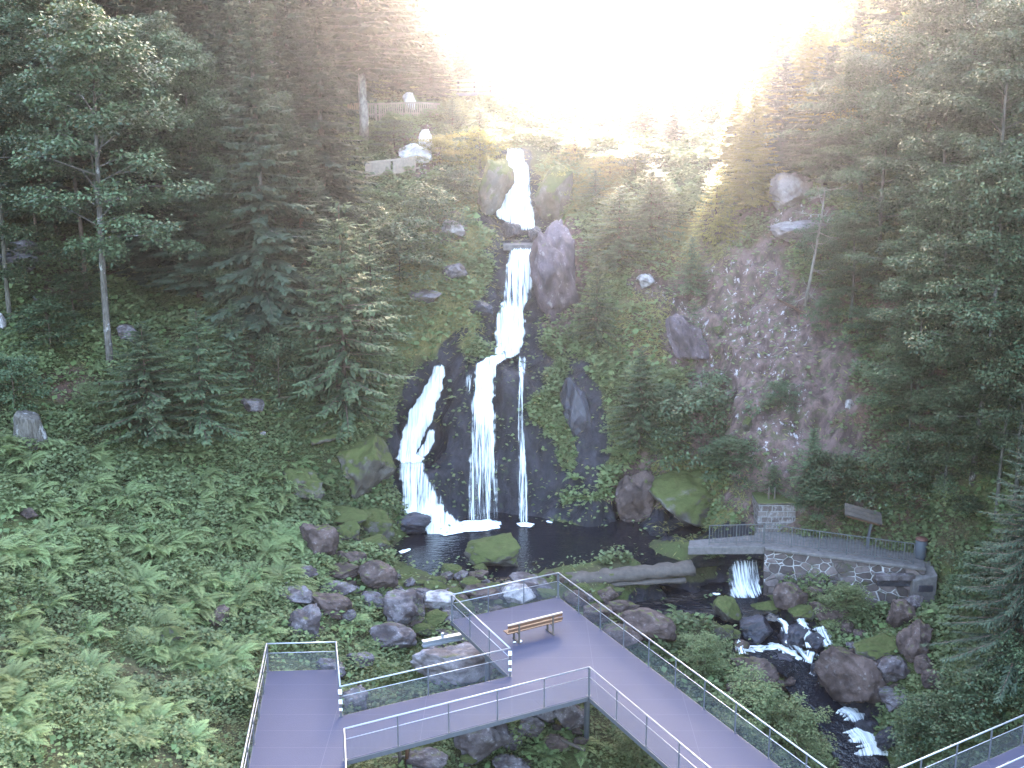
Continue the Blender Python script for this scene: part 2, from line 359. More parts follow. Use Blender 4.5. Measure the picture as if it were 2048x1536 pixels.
class MB:
    def __init__(s): s.v, s.f = [], []
    def add(s, v, f):
        b = len(s.v); s.v += [tuple(x) for x in v]; s.f += [tuple(i + b for i in q) for q in f]
    def box(s, a, b, T=None, bev=0.):
        (x0, y0, z0), (x1, y1, z1) = a, b
        v = [Vector(p) for p in ((x0,y0,z0),(x1,y0,z0),(x1,y1,z0),(x0,y1,z0),(x0,y0,z1),(x1,y0,z1),(x1,y1,z1),(x0,y1,z1))]
        if T is not None: v = [T @ p for p in v]
        s.add(v, [(3,2,1,0),(4,5,6,7),(0,1,5,4),(1,2,6,5),(2,3,7,6),(3,0,4,7)])
    def bar(s, p, q, wd, ht):
        """a rectangular bar from p to q, wd across, ht in height"""
        p, q = Vector(p), Vector(q); d = (q - p); L = d.length; d.normalize()
        up = Vector((0, 0, 1)) if abs(d.z) < .95 else Vector((0, 1, 0)); sd_ = d.cross(up).normalized(); up = sd_.cross(d)
        T = Matrix((( *sd_, 0), (*d, 0), (*up, 0), (0, 0, 0, 1))).transposed(); T.translation = p
        T = Matrix.Translation(p) @ Matrix((sd_, d, up)).transposed().to_4x4()
        s.box((-wd / 2, 0, -ht / 2), (wd / 2, L, ht / 2), T)
    def tube(s, P, r, n=8, cap=True):
        P = [Vector(p) for p in P]; r = r if isinstance(r, (list, tuple)) else [r] * len(P); V = []; ref = Vector((.31, .95, .02))
        for i, p in enumerate(P):
            d = (P[min(i + 1, len(P) - 1)] - P[max(i - 1, 0)]).normalized(); a = d.cross(ref)
            if a.length < .1: a = d.cross(Vector((1, 0, 0)))
            a.normalize(); b = d.cross(a)
            V += [p + (a * math.cos(2 * math.pi * k / n) + b * math.sin(2 * math.pi * k / n)) * r[i] for k in range(n)]
        Fc = [(i * n + k, i * n + (k + 1) % n, (i + 1) * n + (k + 1) % n, (i + 1) * n + k) for i in range(len(P) - 1) for k in range(n)]
        if cap: Fc += [tuple(range(n))[::-1], tuple((len(P) - 1) * n + k for k in range(n))]
        s.add(V, Fc)
    def mesh(s, name, smooth=False, bev=0.):
        me = bpy.data.meshes.new(name); me.from_pydata(s.v, [], s.f); me.update()
        if smooth:
            for p in me.polygons: p.use_smooth = True
        return me
    def build(s, name, mat, parent=None, smooth=False, bev=0.):
        o = link(name, s.mesh(name, smooth), mat, parent)
        if bev:
            m = o.modifiers.new('b', 'BEVEL'); m.width = bev; m.segments = 2; m.limit_method = 'ANGLE'
        return o

# ------------------------------------------------------------------ hillside
def axis(segs):
    out = []
    for a, b, st in segs: out += list(np.arange(a, b, st))
    return np.array(out + [segs[-1][1]])
AX = axis([(-95, -30, 2.), (-30, -14, .4), (-14, 16, .2), (16, 30, .4), (30, 95, 2.)])
AY = axis([(-25, 22, 2.), (22, 40, .4), (40, 56, .25), (56, 72, .13), (72, 86, .3), (86, 130, 1.), (130, 262, 4.)])
gx, gy = np.meshgrid(AX, AY); nx, ny = len(AX), len(AY)
gxf, gyf = gx.ravel(), gy.ravel(); gzf = HZ(gxf, gyf)
TV = np.stack([gxf, gyf, gzf], 1)
def normals(V):
    g = V.reshape(ny, nx, 3); du = np.zeros_like(g); dv = np.zeros_like(g)
    du[:, 1:-1] = g[:, 2:] - g[:, :-2]; du[:, 0] = g[:, 1] - g[:, 0]; du[:, -1] = g[:, -1] - g[:, -2]
    dv[1:-1] = g[2:] - g[:-2]; dv[0] = g[1] - g[0]; dv[-1] = g[-1] - g[-2]
    n = np.cross(du, dv).reshape(-1, 3); return n / np.linalg.norm(n, axis=1, keepdims=True)
TN = normals(TV)
tpx, tpy, tpd = proj(TV)
wob = (fbm(TV, .55, 4) - .5)
def mask(regs, soft=.35, wb=1.1):
    m = np.zeros(len(TV))
    for cx, cy_, rx, ry, a in regs:
        c, s_ = math.cos(math.radians(a)), math.sin(math.radians(a)); dx, dy = tpx - cx, tpy - cy_
        u, v = (dx * c + dy * s_) / rx, (-dx * s_ + dy * c) / ry
        d = np.sqrt(u * u + v * v) + wob * wb
        m = np.maximum(m, np.clip((1 + soft - d) / soft, 0, 1))
    m[tpd < 25] = 0
    return m
A_wet = mask([(960,900,150,165,0),(850,850,60,150,20),(1030,600,55,140,5),(1030,400,62,90,0),(1060,950,60,110,0),(1175,850,38,125,-10),(1300,1045,170,25,8),(1000,760,90,60,0),(1560,1280,100,60,20),(1680,1420,60,90,35),(1400,1200,120,35,0),(1490,1150,50,50,0)], .3, 1.5)
A_rock = mask([(1525,730,150,245,-14),(1380,680,45,110,-20),(1600,430,70,60,10),(1120,560,60,110,0),(840,300,45,40,0),(1290,560,30,30,0),(1290,990,70,60,20),(900,460,30,30,0),(1560,1000,200,20,0)], .35)
A_pale = np.clip(mask([(1500,690,90,170,-14),(1385,690,40,80,-20),(1600,420,80,70,10),(840,300,60,50,0),(1290,560,30,30,0)], .5), 0, 1)
A_lit = mask([(1530,740,150,260,-10),(1600,560,110,110,0),(150,770,60,35,0),(485,730,30,50,0),(1290,650,60,60,0),(1330,560,60,60,0),(1780,800,140,250,0),(100,520,120,60,10)], .4)
A_dry = mask([(1385,1000,70,65,0),(985,360,40,80,20),(1140,370,80,45,0),(1280,660,50,60,0),(880,580,90,50,0),(860,660,80,40,-10),(930,470,60,40,0),(1400,480,70,40,0)], .5)
A_noveg = np.clip(np.maximum(A_wet, .88 * A_rock) + .45 * A_lit, 0, 1)
for (x0, y0), (x1, y1), hw in (((1480,1235),(1540,1290),60),((1540,1290),(1610,1335),60),((1610,1335),(1660,1392),40),((1660,1392),(1702,1442),40),((1702,1442),(1745,1510),42),((1745,1510),(1790,1600),40)):
    t_ = np.clip(((tpx - x0) * (x1 - x0) + (tpy - y0) * (y1 - y0)) / ((x1 - x0) ** 2 + (y1 - y0) ** 2), 0, 1)
    A_noveg[np.hypot(tpx - x0 - t_ * (x1 - x0), tpy - y0 - t_ * (y1 - y0)) < hw] = 1
A_noveg[(TV[:, 2] < -1.45) & (tpx > 780) & (tpx < 1560) & (tpy < 1240) & (tpy > 1000)] = 1
rk = np.maximum(A_rock, A_wet)
dsp = (fbm(TV, .45, 5) - .5) * (.5 + 1.3 * A_rock + .6 * A_wet)
rdg = np.abs(fbm(TV @ np.array([[.9, .1, .3], [0, 1, 0], [-.3, 0, .55]]), .85, 5) - .5) * 2
dsp = dsp - rdg * (.5 * A_wet + 1.15 * A_rock) + (fbm(TV, 2.5, 3) - .5) * .22
fade = np.clip((60 - np.abs(TV[:, 0])) / 20, 0.2, 1)
TD = TV + TN * (dsp * fade)[:, None]
idx = np.arange(nx * ny).reshape(ny, nx)
TF = np.stack([idx[:-1, :-1], idx[:-1, 1:], idx[1:, 1:], idx[1:, :-1]], -1).reshape(-1, 4)
terr = link('terrain', npmesh('terrain', TD, TF, True, rock=A_rock, wet=A_wet, litter=A_lit, dry=A_dry, pale=A_pale), M['terrain'])
tag(terr, kind='structure')
TND = normals(TD)
# distant ground that carries the sheet to the horizon
mb = MB(); mb.add([(-1500, -600, -12), (1500, -600, -12), (1500, 2400, 8), (-1500, 2400, 8)], [(0, 1, 2, 3)])
tag(mb.build('ground', M['terrain']), kind='structure')

# ------------------------------------------------------------------ water
pool = [(760,1168),(860,1182),(1000,1168),(1120,1163),(1300,1152),(1400,1135),(1540,1120),(1570,1085),(1500,1040),(1300,1020),(1100,1018),(900,1018),(790,1040),(745,1100)]
mb = MB(); mb.add([PZ(x, y, -2) for x, y in pool], [tuple(range(len(pool)))])
tag(mb.build('pool_water', M['pool']), kind='structure')
low = [(1230,1185),(1270,1215),(1330,1230),(1430,1234),(1500,1238),(1552,1222),(1585,1200),(1570,1160),(1420,1150),(1300,1160)]
mb = MB(); mb.add([PZ(x, y, -3.0) for x, y in low], [tuple(range(len(low)))])
tag(mb.build('stream_water', M['stream']), kind='structure')
def ribbon(C, hw, n=6):
    """a sheet along the points C (world), half width hw, drawn smooth"""
    C = [Vector(c) for c in C]; Q = []
    for i in range(len(C) - 1):
        for k in range(n):
            t = k / n; p0, p1, p2, p3 = C[max(i - 1, 0)], C[i], C[i + 1], C[min(i + 2, len(C) - 1)]
            Q.append(.5 * ((2 * p1) + (p2 - p0) * t + (2 * p0 - 5 * p1 + 4 * p2 - p3) * t * t + (3 * p1 - p0 - 3 * p2 + p3) * t ** 3))
    Q.append(C[-1]); return Q
bed = [PZ(*c) for c in ((1490,1215,-3.04),(1480,1245,-3.36),(1540,1295,-3.95),(1610,1335,-4.55),(1660,1392,-5.15),(1702,1442,-5.75),(1745,1510,-6.35),(1790,1610,-7.05))]
Q = ribbon(bed, 0); V, Fc = [], []
for i, p in enumerate(Q):
    d = (Q[min(i + 1, len(Q) - 1)] - Q[max(i - 1, 0)]); sdv = Vector((d.y, -d.x, 0)).normalized()
    for k in range(7):
        u = k / 6 * 2 - 1; V.append(p + sdv * u * 1.7 + Vector((0, 0, .10 * math.sin(i * 1.3 + k * 1.7) * (1 - u * u))))
    if i: Fc += [((i - 1) * 7 + k, (i - 1) * 7 + k + 1, i * 7 + k + 1, i * 7 + k) for k in range(6)]
tag(link('stream_water', npmesh('stream', np.array(V), np.array(Fc), True), M['stream']), kind='structure')

VIEW = Vector((0, 0, CAMZ))
def fall(rows, label, off=.75, seed=0, cat='waterfall', name='waterfall', bulge=.25, nc=18):
    """rows: (py, pxL, pxR, opacity): the sheet follows the rock behind it and stands off from it"""
    rr = []
    for i in range(len(rows) - 1):
        k = max(2, int((rows[i + 1][0] - rows[i][0]) / 6))
        for j in range(k):
            t = j / k; rr.append(tuple(a + (b - a) * t for a, b in zip(rows[i], rows[i + 1])))
    rr.append(rows[-1]); rr = np.array(rr); rr[0, 3] *= .45; rr[-1, 3] *= .6; rg = np.random.default_rng(seed)
    jl = (fbm(np.stack([rr[:, 0] * .14, rr[:, 0] * 0 + seed, rr[:, 0] * 0], 1), 1, 4) - .5) * 13; jr = (fbm(np.stack([rr[:, 0] * .14, rr[:, 0] * 0 + seed + 9, rr[:, 0] * 0], 1), 1, 4) - .5) * 13
    V, UV, OP = [], [], []; L = 0; prev = None
    for i, (py, a, b, o) in enumerate(rr):
        w_ = min(1, (b - a) / 45); a, b = a + jl[i] * w_ - 2, b + jr[i] * w_ + 2
        base = G((a + b) / 2, py); ga, gb = G(a, py), G(b, py); ym = base.y
        c = base
        if prev is not None: L += (c - prev).length
        prev = c
        for k in range(nc + 1):
            u = k / nc; q = ga.y + (gb.y - ga.y) * u
            Y = .5 * (q + ym) - off - bulge * (1 - (2 * u - 1) ** 2) * (.6 + .8 * fbm(np.array([[u * 5, L * .5, seed]]), 1, 3)[0])
            p = U(a + (b - a) * u, py, Y); V.append(p); UV.append((p.x + seed * 3.7, L)); e = min(u, 1 - u) * 2
            OP.append(o * min(1, .1 + e * 2.6))
    n = nc + 1; m = len(rr)
    Fc = np.array([(i * n + k, i * n + k + 1, (i + 1) * n + k + 1, (i + 1) * n + k) for i in range(m - 1) for k in range(nc)])
    o = link(name, npmesh(name, np.array(V), Fc, True, np.array(UV), opac=np.array(OP)), M['fall'])
    return tag(o, label, cat, 'cascades of the falls')
fall([(296,1012,1044,.9),(315,1013,1050,.95),(331,1013,1056,1),(359,999,1062,1),(393,989,1064,1),(425,986,1070,.95),(437,990,1072,.9),(443,1010,1072,.85),(461,1038,1075,.65)], 'white fan of water at the very top of the falls', seed=1)
fall([(494,1020,1082,.4),(503,1015,1080,.85),(530,1010,1078,.95),(560,1006,1074,.75),(600,1002,1062,.68),(622,1000,1050,.8)], 'streaked waterfall dropping from the concrete ledge beside the grey cliff rock', seed=2)
fall([(611,999,1046,.8),(630,992,1052,1.15),(660,991,1051,1.2),(690,990,1047,1.2),(705,986,1040,1.1),(716,980,1028,.95)], 'short dense white block of water halfway up the falls', seed=3, bulge=.5)
fall([(706,990,1030,1),(718,966,1012,1),(727,954,1000,1),(739,950,992,1),(765,948,988,1),(804,941,988,1),(830,940,991,.9),(850,938,993,.66),(882,936,995,.62),(934,935,996,.62),(986,934,997,.5),(1044,932,999,.44)], 'tall white veil of water falling straight down the black wall', seed=4)
fall([(711,1037,1052,.6),(739,1038,1050,.7),(765,1040,1046,.7),(804,1037,1045,.55),(856,1036,1047,.55),(908,1039,1050,.7),(960,1034,1056,.55),(1000,1034,1057,.5),(1048,1039,1059,.45)], 'thinnest single thread of water on the black wall', seed=5, bulge=.1, nc=10)
fall([(745,936,944,.4),(765,930,941,.5),(790,931,938,.4),(808,929,934,.2)], 'faint little trickle between the tall veil and the slanting cascade', seed=8, bulge=.08, nc=6)
fall([(729,870,888,.7),(740,866,889,1.1),(752,861,888,1.3),(778,847,884,1.4),(812,826,872,1.5),(846,810,862,1.5),(882,800,843,1.5),(908,796,834,1.4),(917,791,848,1.3),(926,800,846,1)], 'bright slanting cascade on the side of the black wall', seed=6, bulge=.5)
fall([(858,858,868,.9),(882,850,868,1),(903,836,861,1),(916,826,848,.9)], 'short side branch of the slanting cascade', seed=9, bulge=.1, nc=8)
fall([(921,798,846,.9),(935,798,852,.7),(950,797,858,.75),(973,798,871,.72),(1000,799,882,.72),(1020,800,896,.9),(1038,812,918,1.3),(1052,838,935,1.4),(1068,852,952,1.4),(1074,858,960,.8)], 'spreading white apron of water running into the pool', seed=7, bulge=.3, off=.6)
fall([(1117,1464,1518,.4),(1135,1456,1521,.62),(1160,1456,1526,.66),(1180,1460,1528,.8),(1196,1457,1524,.8)], 'small weir fall under the stone footbridge', seed=10, off=.7, bulge=.2)

def foam(pl, z, label, op=1., seed=0):
    V = [PZ(x, y, z) for x, y in pl]; c = sum(V, Vector()) / len(V); VV = [c]; OP = [op * 1.1]; n = len(V)
    for r, o in ((.5, 1.05), (.85, .8), (1.25, .0)):
        VV += [c + (v - c) * r for v in V]; OP += [op * o] * n
    Fc = [(0, 1 + k, 1 + (k + 1) % n, 1 + (k + 1) % n) for k in range(n)]
    Fq = [(1 + (r) * n + k, 1 + (r + 1) * n + k, 1 + (r + 1) * n + (k + 1) % n, 1 + r * n + (k + 1) % n) for r in range(2) for k in range(n)]
    me = bpy.data.meshes.new('foam'); me.from_pydata(VV, [], [f[:3] for f in Fc] + Fq); at = me.attributes.new('opac', 'FLOAT', 'POINT'); at.data.foreach_set('value', np.array(OP, np.float32)); me.update()
    return tag(link('foam', me, M['foam']), label, 'foam', 'foam on the water')
foam([(858,1066),(880,1054),(930,1040),(980,1038),(1006,1044),(1000,1056),(975,1062),(930,1064),(890,1072)], -1.96, 'white foam where the cascades hit the pool', 1.25)
foam([(1030,1046),(1050,1043),(1072,1048),(1062,1055),(1040,1054)], -1.965, 'small splash of foam under the thin thread of water', 1.0)
foam([(1085,1041),(1100,1040),(1108,1046),(1095,1047)], -1.965, 'fleck of foam on the dark pool beside the mossy ledge', .8)
foam([(790,1105),(810,1097),(824,1096),(822,1101),(803,1108)], -1.965, 'thin pale foam line by the small mossy boulders', .9)
foam([(736,1116),(752,1112),(757,1118),(742,1122)], -1.7, 'tiny white foam fleck behind the dark brown boulder', 1.0)
foam([(1420,1186),(1440,1184),(1448,1189),(1428,1192)], -2.96, 'little white fleck on the dark backwater by the weir', .8)

def rapid(C, wpx, label, lift=.16, seed=0, op=1.):
    """white water lying on the stream bed: C pixels along the flow"""
    P = []
    for x, y in C:
        g = G(x, y); P.append(g)
    Q = ribbon(P, 0, 5); V, OP, UV, Fc = [], [], [], []; L = 0
    for i, p in enumerate(Q):
        d = Q[min(i + 1, len(Q) - 1)] - Q[max(i - 1, 0)]; sdv = Vector((d.y, -d.x, 0)); sdv = sdv.normalized() if sdv.length > .02 else Vector((1, 0, 0))
        if i: L += (p - Q[i - 1]).length
        wd = wpx * .9 * (p - VIEW).length / F * (.55 + .9 * R.random())
        for k in range(7):
            u = k / 3 - 1; V.append(p + sdv * wd * u + Vector((0, -.15, lift + .1 * (1 - u * u) * (.5 + R.random())))); UV.append((u * wd * 1.0 + seed, L)); OP.append((op + .1) * (1 - .5 * abs(u)) * (.35 if i in (0, len(Q) - 1) else 1))
        if i: Fc += [((i - 1) * 7 + k, (i - 1) * 7 + k + 1, i * 7 + k + 1, i * 7 + k) for k in range(6)]
    o = link('rapid', npmesh('rapid', np.array(V), np.array(Fc), True, np.array(UV), opac=np.array(OP)), M['fall'])
    return tag(o, label, 'rapid', 'white rapids of the stream')
rapid([(1474,1292),(1490,1306),(1515,1306),(1545,1300),(1568,1308),(1590,1325),(1606,1345)], 17, 'longest curved white rapid below the first stream rocks', seed=1, lift=.3, op=1.1)
rapid([(1500,1234),(1518,1240),(1545,1248),(1566,1258),(1575,1284)], 11, 'thin zigzag rapid above the round splash', seed=2, lift=.35, op=.8)
rapid([(1598,1248),(1608,1270),(1614,1288),(1620,1310)], 13, 'narrow rapid down a gap between two black stones', seed=3, lift=.35, op=.85)
rapid([(1640,1266),(1648,1284),(1660,1306)], 16, 'short broken rapid above the big brown boulder', seed=4, lift=.35, op=.8)
rapid([(1572,1283),(1583,1290)], 18, 'small round splash in the middle of the stream', seed=5, lift=.3, op=1.1)
rapid([(1657,1372),(1656,1390),(1654,1408)], 26, 'greyish little drop beside the big brown boulder', seed=6, lift=.3, op=.65)
rapid([(1648,1424),(1675,1426),(1700,1436),(1716,1456)], 24, 'white rapid bending round the leafy bank', seed=7, lift=.35, op=.95)
rapid([(1718,1466),(1734,1486),(1746,1506),(1752,1526)], 36, 'broadest foaming rapid at the lowest bend of the stream', seed=8, lift=.35, op=1.)
rapid([(1575,1286),(1598,1312),(1618,1336)], 12, 'thin rapid linking the round splash with the pool below', seed=11, lift=.3, op=.65)
rapid([(1620,1312),(1614,1340)], 14, 'last step of the narrow rapid between the black stones', seed=12, lift=.3, op=.7)
rapid([(1606,1346),(1632,1360),(1652,1372)], 22, 'grey ripple leading to the little drop', seed=13, lift=.22, op=.5)
rapid([(1478,1300),(1484,1322)], 12, 'white trickle along the rusty stone', seed=14, lift=.3, op=.7)
rapid([(1510,1222),(1530,1226)], 10, 'white line just below the weir fall', seed=15, lift=.3, op=.8)
rapid([(1470,1250),(1482,1243)], 16, 'small white spill beside the mossy round stone', seed=9, lift=.3, op=.8)

# ------------------------------------------------------------------ plants
def cards(P, D, W, ln, wd, fold=.0):
    """rhombus leaves: base P, direction D, side W (unit), length ln, width wd"""
    ln = np.asarray(ln)[:, None]; wd = np.asarray(wd)[:, None]
    nrm = np.cross(D, W)
    a = P; b = P + D * ln * .45 + W * wd * .5 - nrm * wd * .12; c = P + D * ln; d = P + D * ln * .45 - W * wd * .5 - nrm * wd * .12
    V = np.stack([a, b, c, d], 1).reshape(-1, 3); Fc = np.arange(len(V)).reshape(-1, 4)
    return V, Fc
def unit(v): return v / np.maximum(np.linalg.norm(v, axis=-1, keepdims=True), 1e-6)
def conifer(name, h, r, seed, z0=.04, step=.34, nb=6, droop=.35, tip=.25, tw=.42, dens=1., wd=.085, up=.25, power=.8, rt=.0085, hang=0):
    rg = np.random.default_rng(seed); Ps, Ds, Ws, Ls, Tn = [], [], [], [], []
    limbs = MB(); z = z0 * h
    while z < h * .995:
        t = z / h; n = nb if t < .93 else 4; a0 = rg.random() * 6.28
        prof = (1 - t) ** power * min(1, .55 + (t - z0) * 5)
        for k in range(n):
            if rg.random() < .1: continue
            L = max(.16, r * prof * rg.uniform(.62, 1.12)); a = a0 + k * 6.283 / n + rg.uniform(-.3, .3)
            e0 = up * (2 * t - .5) + rg.uniform(-.12, .12); dr = droop * (1 - t) * rg.uniform(.6, 1.3)
            m = max(4, int(L / .16 * dens)); s_ = np.linspace(.1, 1, m)
            rad = s_ * L; hh = rad * math.tan(e0) - dr * L * s_ ** 1.5 + tip * L * np.maximum(0, s_ - .6) ** 1.5
            zz = z + rg.uniform(-.55, .55) * step; L *= 1 + .3 * math.sin(a * 2 + seed + z * .35) * min(1, t * 3 + .2)
            B = np.stack([rad * math.cos(a), rad * math.sin(a), zz + hh], 1)
            fw = np.array([math.cos(a), math.sin(a), 0]); lt = np.array([-math.sin(a), math.cos(a), 0])
            if L > .8: limbs.tube([(0, 0, zz)] + [tuple(B[i]) for i in (m // 3, 2 * m // 3, m - 1)], [.018 * L + .006, .012 * L + .004, .007 * L, .003], 4, False)
            for sgn in (-1, 1, -1, 1):
                q = rg.uniform(.35, 1.0, m); j = rg.uniform(-.25, .25, (m, 3)) * np.array([1, 1, .8])
                D = unit(fw * .75 + lt * sgn * q[:, None] + np.array([0, 0, -.15 - dr * .7]) + j)
                ln = tw * (.35 + .75 * (1 - s_ * .65)) * min(1.2, .35 + L * .28) * rg.uniform(.7, 1.25, m)
                W = unit(np.cross(D, np.array([0, 0, 1.]) + rg.uniform(-.5, .5, (m, 3))))
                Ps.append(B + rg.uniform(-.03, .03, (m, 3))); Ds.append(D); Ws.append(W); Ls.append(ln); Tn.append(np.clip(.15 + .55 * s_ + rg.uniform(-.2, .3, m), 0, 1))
            for q_ in range(hang):
                D = unit(np.array([0, 0, -1.]) + fw * .25 + lt * rg.uniform(-.45, .45, m)[:, None] + rg.uniform(-.3, .3, (m, 3)))
                W = unit(lt + fw * rg.uniform(-.8, .8, m)[:, None])
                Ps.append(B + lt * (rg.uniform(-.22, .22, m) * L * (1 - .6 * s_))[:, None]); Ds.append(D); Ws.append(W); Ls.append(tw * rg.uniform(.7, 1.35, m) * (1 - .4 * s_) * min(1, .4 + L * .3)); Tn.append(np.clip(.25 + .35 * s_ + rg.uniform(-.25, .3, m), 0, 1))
            # tip
            D = unit(fw + np.array([0, 0, tip * .5 - dr * .4]))[None]; Ps.append(B[-1:]); Ds.append(D); Ws.append(lt[None]); Ls.append(np.array([tw * .6])); Tn.append(np.array([.9]))
        z += step * (1.15 - .55 * t) * rg.uniform(.8, 1.2)
    P, D, W_, L_, T_ = np.concatenate(Ps), np.concatenate(Ds), np.concatenate(Ws), np.concatenate(Ls), np.concatenate(Tn)
    V, Fc = cards(P, D, W_, L_, wd * (.6 + .6 * rg.random(len(P))) * (L_ / tw) ** .5 * 1.35)
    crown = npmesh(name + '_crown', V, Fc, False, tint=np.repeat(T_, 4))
    limbs.tube([(rg.uniform(-.05, .05) * h * .03 * (i > 0), rg.uniform(-.05, .05) * h * .03 * (i > 0), h * i / 10 - (.6 if i == 0 else 0)) for i in range(11)], [max(.012, rt * h * (1 - i / 10.3) ** .8) for i in range(11)], 9)
    return limbs.mesh(name + '_trunk', True), crown, h, r
def broadleaf(name, h, r, seed, z0=.35, nl=34, sub=6, lf=75, leaf=.17, flat=.28, lean=0., clus=.75, tr=.011, bare=.0):
    rg = np.random.default_rng(seed); mb = MB(); ph = rg.uniform(0, 6, 4)
    def tp(t): return Vector((math.sin(t * 3 + ph[0]) * .03 * h * t + lean * h * t, math.sin(t * 2.4 + ph[1]) * .025 * h * t, h * t))
    mb.tube([tp(i / 12) - Vector((0, 0, .6 if i == 0 else 0)) for i in range(12)], [max(.02, tr * h * (1 - i / 12.5) ** .75) for i in range(12)], 9)
    Ps, Ds, Ws, Ls, Tn = [], [], [], [], []
    for i in range(nl):
        t = z0 + (1 - z0) * ((i + rg.random()) / nl) ** .9 * .97; s_ = (t - z0) / (1 - z0)
        L = r * (math.sin(min(1, .22 + s_ * .9) * math.pi * .92) ** .7 * .95 + .08) * rg.uniform(.6, 1.15); a = i * 2.4 + rg.uniform(-.4, .4)
        p0 = tp(t); el = .15 + .75 * s_ + rg.uniform(-.2, .2)
        d = Vector((math.cos(a) * math.cos(el), math.sin(a) * math.cos(el), math.sin(el)))
        p1 = p0 + d * L * .55; p2 = p1 + (d + Vector((0, 0, -.45 + .2 * s_))).normalized() * L * .5
        r0 = max(.012, tr * h * .4 * (1 - t * .6) * min(1, L / r))
        mb.tube([p0, p1, p2], [r0, r0 * .6, r0 * .2], 5, False)
        for k in range(sub):
            u = rg.uniform(.3, 1.0) if k else 1.; b = p0.lerp(p1, u / .55) if u < .55 else p1.lerp(p2, (u - .55) / .45)
            az = a + rg.uniform(-1.5, 1.5); q = b + Vector((math.cos(az), math.sin(az), rg.uniform(-.12, .3))) * L * rg.uniform(.12, .38)
            mb.tube([b, q], [r0 * .3, r0 * .12], 4, False)
            n = int(lf * rg.uniform(.5, 1.3)); cr = clus * rg.uniform(.6, 1.25)
            rr = cr * np.sqrt(rg.random(n)); th = rg.random(n) * 6.283
            off = np.stack([rr * np.cos(th), rr * np.sin(th), rg.normal(0, flat * cr * .5, n) - .35 * rr * rr / max(cr, .1)], 1)
            Ps.append(np.array(q) + off); D = unit(np.stack([np.cos(th), np.sin(th), rg.uniform(-.7, .15, n)], 1) + rg.normal(0, .35, (n, 3))); Ds.append(D)
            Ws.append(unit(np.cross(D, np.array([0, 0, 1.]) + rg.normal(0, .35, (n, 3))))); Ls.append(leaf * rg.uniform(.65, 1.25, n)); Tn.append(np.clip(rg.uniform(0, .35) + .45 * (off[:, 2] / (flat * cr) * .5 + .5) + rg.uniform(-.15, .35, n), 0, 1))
    P, D, W_, L_, T_ = np.concatenate(Ps), np.concatenate(Ds), np.concatenate(Ws), np.concatenate(Ls), np.concatenate(Tn)
    V, Fc = cards(P, D, W_, L_, L_ * .72)
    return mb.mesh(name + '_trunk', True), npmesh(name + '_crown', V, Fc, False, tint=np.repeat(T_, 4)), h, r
def fernmesh(name, seed, n=20, L=.85):
    rg = np.random.default_rng(seed); Ps, Ds, Ws, Ls, Wd, Tn = [], [], [], [], [], []; mb = MB()
    for k in range(n):
        a = k * 2.399 + rg.uniform(-.3, .3); l = L * rg.uniform(.65, 1.15); el = rg.uniform(.55, 1.2); m = 28; s_ = np.linspace(.08, 1, m)
        ang = el - 1.5 * s_ ** 1.3 * rg.uniform(.7, 1.25); dl = l / m
        rad = np.cumsum(np.cos(ang)) * dl; zz = np.cumsum(np.sin(ang)) * dl
        fw = np.array([math.cos(a), math.sin(a), 0]); lt = np.array([-math.sin(a), math.cos(a), 0])
        B = rad[:, None] * fw + zz[:, None] * np.array([0, 0, 1.]); tang = np.cos(ang)[:, None] * fw + np.sin(ang)[:, None] * np.array([0, 0, 1.])
        ln = l * .2 * np.sin(np.clip(.12 + s_ * .9, 0, 1) * math.pi) ** .8 + .02
        for sg in (-1, 1):
            D = unit(lt * sg + tang * .45 + np.array([0, 0, -.12]) + rg.normal(0, .06, (m, 3))); Ps.append(B); Ds.append(D); Ws.append(unit(tang + rg.normal(0, .08, (m, 3)))); Ls.append(ln); Wd.append(np.full(m, dl * .95)); Tn.append(np.clip(.3 + .4 * s_ + rg.uniform(-.25, .3), 0, 1) + 0 * s_)
        Ps.append(B[::3]); Ds.append(unit(tang[::3])); Ws.append(np.repeat(lt[None], len(B[::3]), 0)); Ls.append(np.full(len(B[::3]), dl * 3.4)); Wd.append(np.full(len(B[::3]), .012)); Tn.append(np.full(len(B[::3]), .8))
    P, D, W_, L_, T_, X = map(np.concatenate, (Ps, Ds, Ws, Ls, Tn, Wd))
    V, Fc = cards(P, D, W_, L_, X)
    return npmesh(name, V, Fc, False, tint=np.repeat(T_, 4))

def real(p):
    tm, cm, h, r = p; v = np.empty(len(cm.vertices) * 3, np.float32); cm.vertices.foreach_get('co', v); v = v.reshape(-1, 3)
    return tm, cm, float(v[:, 2].max()), float(np.percentile(np.hypot(v[:, 0], v[:, 1]), 97))
PROTO = {}
PROTO['spruce'] = [conifer('spruce_a', 24, 3.3, 1, hang=3, nb=8, step=.75, dens=1.1, tw=.75, wd=.2), conifer('spruce_b', 24, 2.9, 2, hang=3, droop=.6, tip=.4, tw=.62, nb=8, step=.7, dens=1.1, wd=.2), conifer('spruce_c', 22, 3.6, 3, hang=3, z0=.1, step=.8, nb=8, tw=.75, wd=.2, dens=1.1)]
PROTO['nearspruce'] = [conifer('spruce_near', 12, 3.3, 44, hang=1, z0=.03, step=.42, nb=10, droop=.5, tip=.35, tw=.3, dens=2.1, wd=.05)]
PROTO['highspruce'] = [conifer('spruce_d', 26, 3.2, 4, hang=3, z0=.3, step=.7, nb=8, tw=.75, wd=.2, dens=1.1, rt=.006)]
